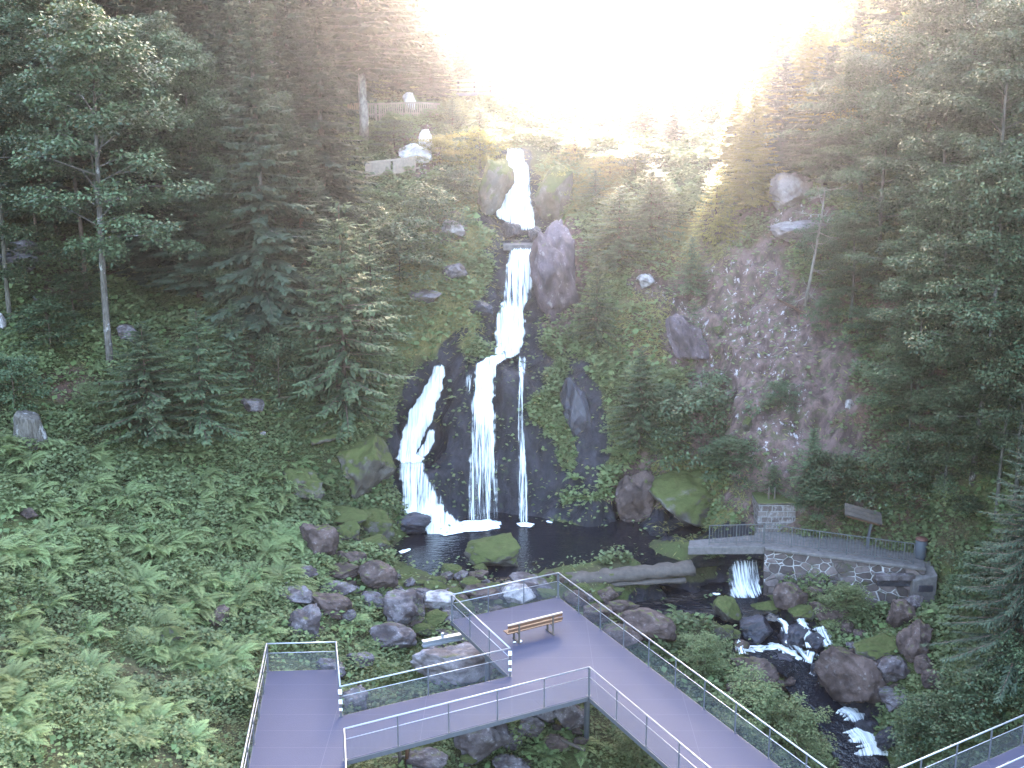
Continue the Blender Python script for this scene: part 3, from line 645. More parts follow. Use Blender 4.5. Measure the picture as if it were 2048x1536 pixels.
PROTO['fir'] = [conifer('fir_a', 6, 1.75, 5, hang=1, z0=.03, step=.3, nb=9, droop=.28, tip=.35, tw=.34, dens=1.6, wd=.075, power=.72), conifer('fir_b', 6, 1.55, 6, hang=1, z0=.05, step=.33, nb=8, droop=.3, tip=.3, tw=.36, dens=1.4, wd=.075), conifer('fir_c', 3, .95, 7, z0=.03, step=.16, nb=6, droop=.2, tw=.25, dens=1.4, wd=.06)]
PROTO['maple'] = [broadleaf('maple_a', 17, 4.4, 11, .34, 36, 6, 170, .19, .42, 0, .85), broadleaf('maple_b', 16, 4.0, 12, .22, 36, 6, 170, .19, .42, .05, .85), broadleaf('maple_c', 14, 3.6, 13, .1, 36, 6, 170, .19, .42, -.04, .85), broadleaf('maple_d', 20, 3.2, 14, .62, 26, 6, 150, .19, .42, .02, .85, .008)]
PROTO['bush'] = [broadleaf('bush_a', 3, 1.6, 21, .08, 26, 5, 48, .13, .5, 0, .38, .012), broadleaf('bush_b', 2.6, 1.7, 22, .06, 26, 5, 48, .13, .5, 0, .4, .012), broadleaf('bush_c', 3.4, 1.35, 23, .1, 24, 5, 48, .12, .45, 0, .36, .012)]
PROTO = {k: [real(p) for p in v] for k, v in PROTO.items()}
FERN = [fernmesh('fern_a', 31), fernmesh('fern_b', 32, 16, 1.), fernmesh('fern_c', 33, 24, .75)]
_used = {}
def tree(kind, v, px, py, top, label, cat, name, wx=1., leafm='maple', bark='bark', group=None, rz=None, base=None):
    """stands where the photograph shows its foot (px, py); its tip reaches up to row top"""
    g = base or G(px, py); ht = U(px, top, g.y).z - g.z
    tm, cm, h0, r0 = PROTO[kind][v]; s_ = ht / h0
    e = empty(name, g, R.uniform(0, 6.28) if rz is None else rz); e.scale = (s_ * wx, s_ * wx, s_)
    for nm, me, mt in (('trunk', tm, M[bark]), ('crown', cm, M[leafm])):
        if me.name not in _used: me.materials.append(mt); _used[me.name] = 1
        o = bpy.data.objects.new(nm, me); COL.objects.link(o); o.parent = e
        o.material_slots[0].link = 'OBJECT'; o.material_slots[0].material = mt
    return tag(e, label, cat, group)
def W(kind, v, px, py, top, wpx):
    """width factor that makes the crown wpx pixels wide"""
    g = G(px, py); ht = U(px, top, g.y).z - g.z; tm, cm, h0, r0 = PROTO[kind][v]
    return (wpx / F * (g - VIEW).length / 2) / (r0 * ht / h0)
def T(kind, v, px, py, top, wpx, label, leafm, bark='bark', name=None, group=None, rz=None):
    cat = {'spruce': 'spruce', 'nearspruce': 'spruce', 'highspruce': 'spruce', 'fir': 'fir', 'maple': 'tree', 'bush': 'bush'}[kind]
    nm = name or {'spruce': 'spruce_tree', 'nearspruce': 'spruce_tree', 'highspruce': 'spruce_tree', 'fir': 'young_fir', 'maple': 'maple_tree', 'bush': 'bush'}[kind]
    gp = group or {'spruce': 'spruces of the gorge', 'nearspruce': 'spruces of the gorge', 'highspruce': 'spruces of the gorge', 'fir': 'young firs on the slopes', 'maple': 'broadleaf trees of the gorge', 'bush': 'bushes of the gorge'}[kind]
    return tree(kind, v, px, py, top, label, cat, nm, W(kind, v, px, py, top, wpx) if wpx else 1., leafm, bark, gp, rz)
# --- tall spruces on the far side of the left bank and up the slope
S = 'spruce'
T(S,0,40,330,-320,230,'dark spruce filling the top corner above the stacked boulders',S)
T(S,1,130,360,-260,200,'dark spruce behind the two bare reddish trunks',S)
T(S,0,-60,470,-250,260,'dark spruce cut off by the picture edge over the stacked boulders',S)
T(S,2,255,300,-240,210,'shaded spruce behind the crown of the tall maple',S)
T(S,0,335,330,-200,200,'shaded spruce just beyond the tall maple, lichened lower boughs',S)
T(S,1,430,300,-160,190,'spruce between the tall maple and the drooping grey spruce',S)
T(S,2,400,600,300,210,'blackish low spruce standing in deepest shade behind the firs',S,'barkr')
T(S,1,535,690,-40,215,'big grey-green spruce with drooping curtains beside the maple leaves',S,'barkl')
T(S,0,480,420,-120,170,'slender spruce showing just behind the drooping grey spruce',S)
T(S,0,590,460,0,190,'spruce with a pale dead branch beside its broken white top',S,'barkl')
T(S,1,650,480,10,190,'spruce with layered boughs over the end of the picket fence',S)
T(S,2,560,300,-230,200,'hazy spruce on the skyline above the white snag',S)
T(S,0,640,250,-260,190,'hazy spruce on the skyline above the picket fence end',S)
T(S,1,700,200,-260,170,'hazy spruce behind the white-footed trunk',S)
T('highspruce',0,728,285,-260,230,'tall spruce with a long bare whitish foot in front of the picket fence',S,'dead')
T(S,0,800,185,-190,170,'mauve hazy spruce to the side of the white-footed trunk',S)
T(S,2,835,185,20,150,'rounded bushy conifer above the picket fence, against the white sky',S)
T(S,1,862,205,60,90,'small conifer right by the plank bridge, edged with sky',S)
T(S,0,760,130,-260,170,'palest spruce on the skyline over the fence',S)
T(S,1,500,240,-260,190,'dim spruce high up between the drooping spruce and the snag',S)
T(S,1,200,230,-260,190,'dim spruce above the maple crown at the picture top',S)
T(S,2,80,200,-300,220,'blackest spruce at the top edge',S)
T(S,0,380,190,-300,190,'dim spruce at the top edge over the maple',S)
T(S,1,610,620,250,150,'narrow spruce between the drooping grey spruce and the large blue-green fir',S,'barkr')
T(S,1,300,560,200,170,'dark thin spruce in the gloom behind the tall maple trunk',S,'barkr')
T(S,2,110,470,60,170,'half-bare spruce in the gloom behind the bare reddish trunks',S,'barkr')
# --- bare-trunked trees of the left bank
T('maple',0,222,745,-20,420,'tall maple with a white-blotched trunk foot and spreading tiers of leaves','maple','barkl')
T('maple',3,172,580,-60,230,'tree on a long straight reddish-grey bare trunk','maple','barkr')
T('maple',3,204,540,60,150,'thin bare-trunked tree just behind the straight reddish trunk','maple','bark')
T('maple',3,74,490,90,170,'thin tree with a bare trunk right above the stacked boulders','maple','barkr')
T('maple',2,395,560,60,230,'maple reaching out high over the dark hollow with yellowish leaves','maple','bark')
T('maple',2,470,650,330,150,'broadleaf bough hanging out over the dark hollow, paler leaves','maple','bark')
# --- young firs
FI = 'fir'
T(FI,0,300,880,640,215,'young fir in front of the maple foot, tiers with light edges',FI,'barkr')
T(FI,1,408,880,615,175,'darker young fir of the pair under the big drooping spruce',FI,'barkr')
T(FI,0,692,835,395,250,'large blue-green fir with broad tiers beside the mossy slope',FI,'barkr')
T(FI,1,640,800,560,130,'fir half hidden behind the large blue-green fir',FI,'barkr')
T(FI,1,745,700,430,150,'fir tucked in against the flank of the large blue-green fir',FI,'barkr')
T(FI,0,1237,530,370,170,'squat fir with flat tiers on top of the grey cliff rock',FI,'barkr')
T(FI,1,1192,690,505,110,'slim little fir above the hanging ferns, beside the grey cliff rock',FI,'barkr')
T(FI,0,1278,890,690,140,'dark fir growing out of the steep black rock',FI,'barkr')
T(FI,1,1318,455,345,110,'fir on the crest behind the squat one',FI,'barkr')
T(FI,0,1300,480,325,120,'grey-green fir crowding the crest below the white glare',FI,'barkr')
T(FI,1,1380,590,470,90,'faint young fir at the head of the lichened cliff',FI,'barkr')
T(FI,2,1385,705,600,70,'sapling fir standing on the pale rib of rock',FI,'barkr')
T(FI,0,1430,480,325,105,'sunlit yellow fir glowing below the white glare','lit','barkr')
T(FI,1,1190,400,340,80,'stunted fir on the crest just past the falls',FI,'barkr')
T(FI,1,1620,980,855,80,'dark little fir at the foot of the lichened cliff',FI,'barkr')
T(FI,2,1690,1000,905,80,'small fir behind the leaning board, at the cliff foot',FI,'barkr')
T(FI,2,1545,985,930,60,'small light fir above the masonry pillar',FI,'barkr')
T(FI,1,960,300,215,90,'grey-green fir above the boulder slope next to the falls head',FI,'barkr')
T(FI,0,905,255,195,80,'fir just under the plank bridge',FI,'barkr')
# --- right side
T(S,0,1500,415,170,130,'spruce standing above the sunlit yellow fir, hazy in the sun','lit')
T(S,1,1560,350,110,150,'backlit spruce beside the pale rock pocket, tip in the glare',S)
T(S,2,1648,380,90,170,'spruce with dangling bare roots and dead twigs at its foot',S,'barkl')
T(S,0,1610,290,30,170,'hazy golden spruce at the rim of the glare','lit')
T(S,1,1700,330,0,180,'dark spruce merging into the broadleaf wall, tip near the clock text',S)
T(S,2,1780,250,-120,190,'spruce rising behind the upper broadleaf trees',S)
T(S,0,1900,200,-200,230,'spruce at the top edge behind the broadleaf wall',S)
T(S,1,2040,200,-220,260,'spruce in the uppermost corner of the broadleaf wall',S)
T('nearspruce',0,2040,1330,800,250,'big sweeping spruce in the shade by the stone bridge end',S,'barkr')
T('nearspruce',0,2130,1180,560,260,'dark spruce half outside the picture behind the sweeping one',S,'barkr')
MP = 'maple'
T(MP,0,1945,950,260,330,'maple with a thin straight grey trunk in the shady broadleaf wall',MP,'barkl')
T(MP,1,1850,640,110,300,'broadleaf tree with twin thin pale stems high on the bank','beech')
T(MP,2,1760,520,150,250,'beech leaning out beside the pale rock pocket','beech')
T(MP,0,1980,620,-20,330,'tall beech filling the upper wall of leaves','beech')
T(MP,1,1850,430,-60,300,'beech at the top of the wall, sun-flecked rim of leaves','beech')
T(MP,2,2060,800,250,330,'beech cut by the picture edge, halfway up','beech')
T(MP,2,1830,850,520,230,'lower broadleaf tree with grey-green leaf tiers over the dark cliff end','maple')
T(MP,1,1815,930,680,150,'small broadleaf tree at the dark end of the lichened cliff','maple')
T(MP,2,1890,1000,760,200,'young broadleaf tree behind the grey bin','maple')
T(MP,0,1990,1060,650,240,'broadleaf tree right behind the sweeping spruce','maple')
T(MP,1,1700,640,420,170,'thin shrubby tree above the red leaf-litter slope','beech')
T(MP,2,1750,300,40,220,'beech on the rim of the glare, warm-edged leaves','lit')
T(MP,0,1930,350,-150,280,'uppermost beech near the picture corner','beech')
# --- the white gap: pale trees beyond the crest
T(S,0,1285,268,120,70,'pale far spruce in the middle of the glare',S)
T(S,1,930,170,-20,60,'pale far spruce beside the plank bridge, in the glare',S)
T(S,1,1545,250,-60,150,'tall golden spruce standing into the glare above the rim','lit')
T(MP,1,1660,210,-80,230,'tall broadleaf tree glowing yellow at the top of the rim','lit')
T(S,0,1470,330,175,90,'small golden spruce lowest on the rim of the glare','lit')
T(S,1,1345,290,170,70,'slim pale spruce on the crest in the glare',S)
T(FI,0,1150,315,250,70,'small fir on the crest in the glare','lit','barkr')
T(MP,1,20,640,150,260,'leafy tree cut by the picture edge above the pinkish stone',MP)
T(MP,2,300,420,40,260,'dim broadleaf tree filling the gap behind the tall maple','beech')
T(S,0,-20,260,-320,260,'gloomy spruce in the very corner of the picture',S)
T(FI,0,560,640,420,150,'dim fir in the dark hollow under the drooping grey spruce',FI,'barkr')
T(FI,1,470,760,600,110,'small dark fir by the reddish bank in the hollow',FI,'barkr')
T(MP,0,330,520,20,300,'broadleaf tree with pale green crown behind the bare trunks','beech')
T(MP,2,560,560,180,190,'grey-green broadleaf crown in front of the drooping grey spruce',MP)
T(S,0,455,500,60,200,'full dark spruce in the second row beyond the maple',S)
T(MP,1,1720,420,90,260,'dense broadleaf crown under the golden spruces','beech')
T(MP,0,1860,780,330,300,'dense broadleaf tree in the middle of the shady wall',MP)
T(MP,2,1985,480,60,280,'dense beech high in the shady wall by the picture edge','beech')
T(MP,0,2030,1010,560,240,'broadleaf tree over the sweeping spruce',MP)
# --- bushes
B = 'bush'
def BU(v, px, py, top, wpx, label, m='maple'): T(B, v, px, py, top, wpx, label, m, 'barkr')
BU(0,560,815,650,150,'round grey-green bush below the drooping spruce')
BU(1,800,560,430,200,'broad blue-green bush above the mossy slope')
BU(2,735,560,400,140,'upright bush beside the pink pointed stone')
BU(0,860,480,360,150,'bush under the plank wall')
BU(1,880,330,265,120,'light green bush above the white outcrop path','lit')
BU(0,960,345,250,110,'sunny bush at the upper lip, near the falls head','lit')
BU(2,790,300,235,110,'bush under the picket fence')
BU(0,680,420,330,140,'bush below the white-footed trunk')
BU(1,910,400,330,110,'leafy bush between plank wall and falls')
BU(2,640,340,260,130,'bush by the near end of the picket fence')
BU(1,1400,930,745,230,'large blue-grey bush hanging below the lichened cliff')
BU(0,1330,870,760,120,'bush squeezed between the dark fir and the blue-grey bush')
BU(2,1460,960,870,140,'bush over the beige mossy bulge')
BU(0,1660,1010,900,150,'dark bush behind the masonry pillar')
BU(1,1800,1012,880,190,'shady bush behind the leaning board')
BU(2,1630,1030,965,110,'bush between masonry pillar and leaning board')
BU(0,1960,1210,1090,150,'dark bush behind the sloping end stone')
BU(1,1120,400,330,90,'golden bush at the crest beside the falls head','lit')
BU(0,1220,350,300,110,'olive bush along the crest','lit')
BU(1,1270,345,290,120,'leafy bush at the crest under the glare')
BU(2,1470,340,270,90,'bush at the rim of the white glare','lit')
BU(2,1730,700,610,110,'bush above the long dark cliff end','beech')
BU(0,1650,660,585,80,'bush beside the reddish dead twigs','beech')
BU(1,1640,540,440,120,'bush in front of the pale rock pocket','beech')
BU(1,1560,820,760,90,'bush rooted halfway up the lichened cliff','beech')
BU(2,100,700,600,150,'broad leafy bush on the upper fern bank')
BU(0,30,820,700,140,'leafy bush at the picture edge above the stump')
BU(1,200,840,760,110,'light leafy bush beside the young firs','under')
BU(2,150,640,540,140,'shady bush between the trunks on the upper bank')
BU(0,1410,1350,1262,110,'round lime-green bush against the far railing','under')
BU(1,1500,1450,1350,170,'leafy bush on the stream bank past the railing','under')
BU(0,1590,1520,1405,150,'leafy bush in front of the lowest rapids','under')
BU(2,1690,1250,1165,110,'bush with pale flowers under the masonry wall','under')
BU(1,1880,1490,1380,170,'grey-green bush across the lowest rapids','maple')
BU(0,1830,1545,1440,120,'bush leaning over the lowest rapids from the far bank','maple')
BU(0,1960,1460,1330,200,'dark bush above the corner walkway rail','maple')
BU(1,2040,1390,1270,150,'dark bush at the foot of the sweeping spruce','maple')
BU(2,1425,1120,1080,45,'little flowering bush at the bridge slab end','under')
BU(1,1300,1545,1440,150,'dim bush under the deck of the long ramp','under')
BU(0,1480,1545,1430,150,'bush between ramp railing and stream','under')
BU(1,820,1250,1195,70,'tiny bush among the lichened boulders','under')
# --- dead wood
def deadtree(pts_, r0, label, name, cat, mat='dead', twigs=0, seed=1):
    rg = random.Random(seed); mb = MB(); P = [U(*p) for p in pts_]; n = len(P)
    mb.tube(P, [r0 * (1 - .75 * i / (n - 1)) for i in range(n)], 7)
    for k in range(twigs):
        i = rg.randrange(n - 1); a = P[i].lerp(P[i + 1], rg.random()); d = Vector((rg.uniform(-1, 1), rg.uniform(-.7, .3), rg.uniform(-.5, .7))).normalized(); L = rg.uniform(.5, 1.7)
        m_ = a + d * L * .5 + Vector((0, 0, -.1)); q = a + d * L
        mb.tube([a, m_, q], [r0 * .3, r0 * .2, r0 * .06], 4, False)
        for j in range(3):
            d2 = (d + Vector((rg.uniform(-.8, .8), rg.uniform(-.6, .6), rg.uniform(-.8, .5)))).normalized(); mb.tube([m_, m_ + d2 * L * .5], [r0 * .14, r0 * .04], 3, False)
    g = P[0]; o = mb.build(name, M[mat], None, True); tag(o, label, cat); return o
yb = G(1612, 610).y
deadtree([(1610,612,yb),(1628,520,yb-.3),(1644,430,yb-.8),(1650,375,yb-1)], .1, 'pale leafless leaning trunk with bare twigs on the red slope', 'dead_tree', 'dead tree', 'dead', 22, 4)
yb = G(1580, 610).y
deadtree([(1600,622,yb-.4),(1580,610,yb-.6),(1560,600,yb-.6)], .07, 'rusty brown fallen branch with many twigs', 'fallen_branch', 'branch', 'wood', 16, 9)
yb = G(563, 330).y - 3
deadtree([(566,330,yb),(562,250,yb),(558,180,yb),(554,100,yb)], .2, 'broken white snag standing among the hazy spruces', 'dead_tree', 'dead tree', 'dead', 14, 6)
# ------------------------------------------------------------------ boulders
import bmesh
def rockmesh(name, seed, cuts=9, sub=5):
    bm = bmesh.new(); bmesh.ops.create_icosphere(bm, subdivisions=sub, radius=1.)
    V = np.array([v.co for v in bm.verts]); rg = np.random.default_rng(seed)
    for k in range(cuts):
        n = unit(rg.normal(size=3)); d = rg.uniform(.45, .88); x = V @ n - d; V = V - np.outer(np.where(x > 0, x * .95, 0), n)
    V = V + unit(V) * ((fbm(V + seed * 3, 1.3, 3) - .5) * .34 - np.abs(fbm(V + seed * 7, 2.1, 4) - .5) * .5 + (fbm(V + seed * 5, 5, 4) - .5) * .14 + (fbm(V + seed, 13, 2) - .5) * .06)[:, None]
    V = V / np.abs(V).max(0)
    for v, c in zip(bm.verts, V): v.co = c
    me = bpy.data.meshes.new(name); bm.to_mesh(me); bm.free()
    for p in me.polygons: p.use_smooth = True
    return me
RK = [rockmesh('boulder_%d' % i, i + 1, 9 + i % 6) for i in range(9)]
def rock(px, py, wd, ht, mat, label, v=None, tilt=0., deep=.9, cat='boulder', name='boulder', group='boulders of the gorge', fwd=0., z=None):
    """(px, py): middle of the boulder in the photograph, wd x ht its size there"""
    g = G(px, py + ht * .42) if z is None else PZ(px, py + ht * .42, z)
    dist = (g - VIEW).length; sx = wd / F * dist / 2 * 1.12; sz = ht / F * dist / 2 * 1.1
    sy = (sx + sz) * .5 * deep
    c = U(px, py, g.y + sy * .25 - fwd)
    me = RK[R.randrange(len(RK)) if v is None else v]
    if not me.materials: me.materials.append(M['rock'])
    o = bpy.data.objects.new(name, me); COL.objects.link(o); o.location = c
    o.rotation_euler = (R.uniform(-.2, .2), math.radians(tilt), R.uniform(-.35, .35)); o.scale = (sx, sy, sz)
    o.material_slots[0].link = 'OBJECT'; o.material_slots[0].material = M[mat]
    return tag(o, label, cat, group)
rock(638,1083,78,78,'red','big round brown boulder standing on edge by the bank',0)
rock(700,1068,62,48,'mossy','pointed mossy boulder beside the big brown one',1)
rock(752,1048,76,62,'mossy','mossy boulder touching the wet black rock',2)
rock(750,1093,62,44,'mossy','low rounded mossy boulder at the pool edge',3)
rock(818,1052,78,50,'wet','wet black rock beside the white apron of water',4)
rock(676,1142,96,36,'red','flat brown slab among the bank boulders',5)
rock(751,1157,80,66,'red','dark brown boulder against the rippled pool',6)
rock(672,1180,74,34,'rock','pinkish-grey boulder below the flat brown slab',7)
rock(590,1194,70,40,'rock','grey slab half sunk in the greenery',8)
rock(652,1207,92,46,'red','reddish boulder with a white edge under the pinkish one',0,8)
rock(617,1250,72,72,'rock','tall grey boulder right behind the small platform end',1)
rock(748,1200,50,32,'rock','small grey stone between dark brown and big lichened boulders',2)
rock(802,1222,92,84,'rock','big lichened egg-shaped boulder among ferns',3,12)
rock(875,1205,62,44,'pale','white-topped boulder beside the platform corner',4)
rock(868,1242,66,46,'mossy','mossy boulder below the white-topped one',5)
rock(781,1278,92,56,'rock','lichened boulder above the steel beam',6)
rock(848,1262,50,30,'mossy','flat mossy stone near the beam',7)
rock(870,1175,44,24,'mossy','flat mossy stone at the gravelly shore',8)
rock(840,1186,46,22,'rock','small pink-grey shore stone',0)
rock(998,1108,126,62,'mossy','large mossy boulder standing in the pool',1,0,1.1,z=-2.05)
rock(908,1143,48,28,'mossy','small ochre mossy rock beside the rippled water',2,z=-2.05)
rock(961,1141,30,26,'mossy','little mossy rock at the foot of the pool boulder',3,z=-2.05)
rock(940,1170,40,26,'mossy','yellow-mossy stone behind the back railing',4)
rock(1015,1180,60,36,'rock','dark stone seen through the back railing',5)
rock(960,1188,70,34,'red','brown stone with a pale wet streak behind the railing',6)
rock(1035,1195,64,54,'pale','white-splashed rock behind the back railing',7)
rock(1060,1172,90,40,'rock','long lilac-grey slab behind the back railing',8,14)
rock(905,1330,150,84,'pinkish','pinkish pale boulder behind the gangway rail',0)
rock(712,1402,66,50,'rock','brown-grey boulder under the gangway corner',1)
rock(665,1335,60,30,'rock','flat pinkish stone under the small platform end',2)
rock(955,1478,120,100,'rock','huge grey boulder under the gangway',3)
rock(850,1525,80,50,'rock','rounded grey boulder at the bottom edge under the gangway',4)
rock(1025,1478,44,44,'rock','grey stone beside the huge boulder under the gangway',5)
rock(1140,1440,62,60,'rock','grey boulder under the inner deck corner',6)
rock(1085,1425,60,44,'rock','flat grey boulder tucked under the gangway edge',7)
rock(1020,1535,70,40,'rock','low grey stone at the bottom edge',8)
rock(912,1275,90,30,'rock','flat wet slab under the steel beam',0)
# far shore & dam
rock(1280,1000,92,108,'red','big dark overhanging rock at the pool edge below the beige moss',1)
rock(1245,1215,70,28,'red','flat brown stone by the ramp railing',2)
rock(1215,1192,46,34,'red','orange-brown stone on the stony shore',3)
rock(1190,1232,60,44,'red','reddish stone just outside the ramp railing',4)
rock(1255,1238,60,34,'mossy','pale-mossy stone beyond the ramp railing',5)
rock(1290,1258,110,70,'red','large brown boulder with white patches outside the ramp railing',6)
rock(1240,1275,80,50,'red','dull brown boulder leaning on the ramp edge',7)
rock(1453,1225,52,58,'mossy','round yellow-mossy stone at the backwater outlet',8)
rock(1448,1265,34,34,'mossy','narrow mossy stone below the round one',0)
rock(1535,1222,62,32,'mossy','mossy stone in the stream below the weir',1)
rock(1582,1195,66,58,'red','brown-red boulder at the foot of the masonry wall',2)
rock(1603,1228,62,34,'mossy','green stone in front of the brown-red boulder')
rock(1655,1225,70,40,'red','reddish boulder under the flowering bush')
rock(1640,1185,50,30,'red','dark stone by the fern under the wall')
rock(1693,1172,44,34,'wet','black stone leaning on the masonry wall')
rock(1795,1235,52,64,'red','rust-brown upright boulder at the wall end',4,15)
rock(1835,1280,60,84,'red','tall brown boulder next to the rust-brown one',5)
rock(1830,1205,40,34,'rock','grey stone right below the sloping end stone')
rock(1705,1355,130,120,'red','biggest brown boulder beside the lower stream',0,8,1.)
rock(1782,1345,66,58,'rock','pinkish-grey boulder beside the biggest brown one',7)
rock(1770,1300,110,48,'mossy','mossy-brown boulder above the biggest one',1)
rock(1790,1398,70,44,'rock','grey stone below the pinkish-grey boulder',3)
rock(1870,1360,50,40,'red','dim stone further up from the pinkish-grey boulder',2)
rock(1510,1265,72,62,'wet','wide black stone parting the upper stream',3)
rock(1590,1272,56,56,'wet','black stone in mid-stream with moss on one side',5)
rock(1632,1290,40,44,'wet','small black stone by the short broken rapid',6)
rock(1555,1325,80,34,'wet','flat black stone below the longest rapid',7)
rock(1505,1345,90,50,'red','brown stone on the bank below the longest rapid',8)
rock(1470,1330,34,34,'red','rusty stone by the round lime-green bush')
rock(1560,1370,50,40,'red','orange-brown stone showing through bank leaves')
rock(1475,1385,50,44,'red','reddish stone deep in the bank leaves')
rock(1688,1262,44,40,'red','small brown rock at the tip of the short rapid')
rock(1620,1370,34,26,'red','pale-edged brown rock by the greyish little drop')
# slopes
rock(36,500,74,44,'rock','upper stone of the stacked boulders at the picture edge',3,cat='rock')
rock(40,532,66,40,'rock','lower stone of the stacked boulders at the picture edge',4,cat='rock')
rock(8,520,40,50,'wet','dark stone wedged at the picture edge',5)
rock(252,672,44,42,'rock','grey slab leaning beside the white-blotched trunk',6,20)
rock(71,599,12,12,'pale','small white stone high on the left bank',7)
rock(-2,645,22,34,'pale','pinkish stone cut off by the picture edge',8)
rock(505,812,44,34,'rock','dark grey rock under the round bush',0)
rock(527,868,14,10,'pale','little white stone by the fern edge',1)
rock(608,968,84,62,'mossy','brown mossy boulder on the bank above the shore',2)
rock(727,935,118,130,'mossy','huge soft mossy mound beside the slanting cascade',3)
rock(680,1035,110,36,'mossy','mossy hump above the pointed boulder',4)
rock(440,1230,40,46,'red','brown stump-like rock in the fern slope',5)
rock(345,1275,50,40,'mossy','brownish rock poking out of the fern slope',6)
rock(60,1030,34,26,'red','orange-brown rock among ferns at the picture edge',7)
rock(280,985,40,22,'rock','flat beige stone among the ferns',8)
rock(715,430,18,26,'pale','pink pointed stone on the bush slope',1)
rock(908,458,44,34,'pale','white rock on the grassy shelf beside the falls',2)
rock(905,545,54,40,'rock','pinkish outcrop below the grassy shelf',3)
rock(845,595,70,28,'rock','flat outcrop in the mossy slope',4)
rock(955,620,60,36,'wet','dark rock ledge beside the white block of water',6)
rock(825,312,76,44,'white_rock','long white outcrop beside the plank wall',6)
rock(852,290,28,56,'white_rock','white upright pinnacle on the long outcrop',7)
rock(818,205,24,36,'white_rock','white stone peeping over the picket fence',8)
rock(1022,462,36,36,'wet','round wet rock under the top fan of water',0)
rock(1073,470,30,32,'wet','small dark rock on the concrete ledge',1)
rock(980,385,64,130,'mossy','brown-mossy flank rock beside the top fan of water',4,20)
rock(1118,545,104,190,'mauve','tall grey cliff rock with mauve lichen beside the falls',1,-6,.9,'cliff rock','cliff_rock')
rock(1100,570,60,110,'mauve','lower bulge of the grey cliff rock',3,-6,.9,'cliff rock','cliff_rock')
rock(1150,835,60,150,'wet','dark bare rib of rock past the black wall',6,-12,.5,'cliff rock','cliff_rock',fwd=-.9)
rock(1110,380,80,120,'mossy','golden mossy shoulder on the far side of the top fan',5)
rock(1290,566,38,34,'pale','white spotted rock above the hanging slope',7)
rock(1375,680,64,110,'mauve','pale lichened rib sticking out of the cliff',2,-20,.8,'cliff rock','cliff_rock')
rock(1582,382,78,70,'pinkish','pink-white rock in the pocket between the spruces',0)
rock(1610,462,120,40,'pinkish','pale flat ledge in the shade below the rock pocket',1)
rock(1437,660,22,18,'mossy','small beige tussock stone on the cliff',3)
rock(1495,846,20,32,'mossy','oval beige stone on the lower cliff',5)
rock(1385,1010,170,120,'mossy','beige-green mossy bulge overhanging the pool',8,0,.8,fwd=.3)
rock(1700,810,18,22,'pale','white stone in the dark cliff end',2)
# concrete ledge on the falls
y0 = G(1045, 492).y
lw = MB(); a = U(1006, 489, y0 - .3); b = U(1086, 489, y0 - .3); lw.box((a.x, y0 - .5, a.z - .35), (b.x, y0 + 1.5, a.z))
tag(lw.build('concrete_ledge', M['conc'], None, False, .04), 'thin concrete ledge across the falls over the streaked drop', 'ledge')
for k, (x, y, a, b, m, lab) in enumerate(((700,1118,60,34,'red','reddish flat stone between the big brown and the dark brown boulders'),(610,1150,50,36,'rock','grey stone in the greens above the half sunk slab'),(560,1170,46,30,'mossy','mossy stone at the upper end of the half sunk slab'),
  (700,1235,40,28,'rock','small grey stone under the big fern'),(830,1245,44,34,'red','brown stone wedged beside the egg-shaped boulder'),(900,1240,50,34,'rock','grey stone touching the platform back corner'),(930,1215,44,30,'mossy','mossy stone behind the platform back corner'),
  (880,1300,60,30,'rock','grey flat stone just past the steel beam'),(960,1150,40,24,'red','brown stone at the water line behind the back railing'),(1090,1190,50,30,'mossy','mossy stone behind the far platform corner post'),(1150,1200,50,34,'red','brown stone outside the far corner of the platform'),
  (1165,1180,40,26,'mossy','yellowish stone outside the far corner of the platform'),(720,1320,50,34,'rock','grey stone half under greens by the gangway'),(1060,1460,50,44,'rock','wedge-shaped grey stone between the two boulders under the gangway'),(900,1445,60,40,'rock','dark grey stone under the gangway edge beam'),
  (1110,1490,50,36,'red','brownish stone low under the inner deck corner'),(1640,1340,36,28,'wet','wet stone in the stream against the biggest brown boulder'),(1685,1410,40,30,'wet','wet stone just above the bending rapid'),(1735,1455,44,34,'wet','wet stone between the bending and the lowest rapid'),
  (1780,1480,50,40,'wet','black bank stone beside the lowest rapid'),(1850,1330,44,40,'red','dim brown stone under the sweeping spruce'),(1660,1255,40,30,'mossy','mossy stone under the flowering bush'))):
    rock(x, y, a, b, m, lab)
# logs
def log(p, q, r, mat, label, name='log', cat='log', n=10):
    mb = MB(); P = [p.lerp(q, i / n) + Vector((0, 0, math.sin(i * 2.1) * r * .04)) for i in range(n + 1)]
    mb.tube(P, [r * (.95 + .07 * math.sin(i * 1.7)) for i in range(n + 1)], 12); o = mb.build(name, M[mat], None, True)
    c = (p + q) / 2
    for v in o.data.vertices: v.co.z = c.z + (p.z + (q.z - p.z) * (v.co.x - p.x) / ((q.x - p.x) or 1) - c.z) + (v.co.z - (p.z + (q.z - p.z) * (v.co.x - p.x) / ((q.x - p.x) or 1))) * (.6 if r > .15 else 1) + .1 * r * math.sin(v.co.x * 9 + v.co.y * 5 + v.co.z * 14)
    return tag(o, label, cat)
g1, g2 = G(625, 890), G(690, 876); log(g1 + Vector((0, -.4, .25)), g2 + Vector((0, -.4, .3)), .3, 'mossy', 'short mossy log lying beside the huge mossy mound')
log(PZ(1135, 1160, -1.75), PZ(1385, 1136, -1.55), .55, 'oldwood', 'long grey fallen trunk lying across the pool outlet', 'log', 'log', 16)
log(PZ(1140, 1172, -2.0), PZ(1370, 1160, -1.95), .22, 'oldwood', 'thinner log lying under the long grey fallen trunk', 'log', 'log', 12)
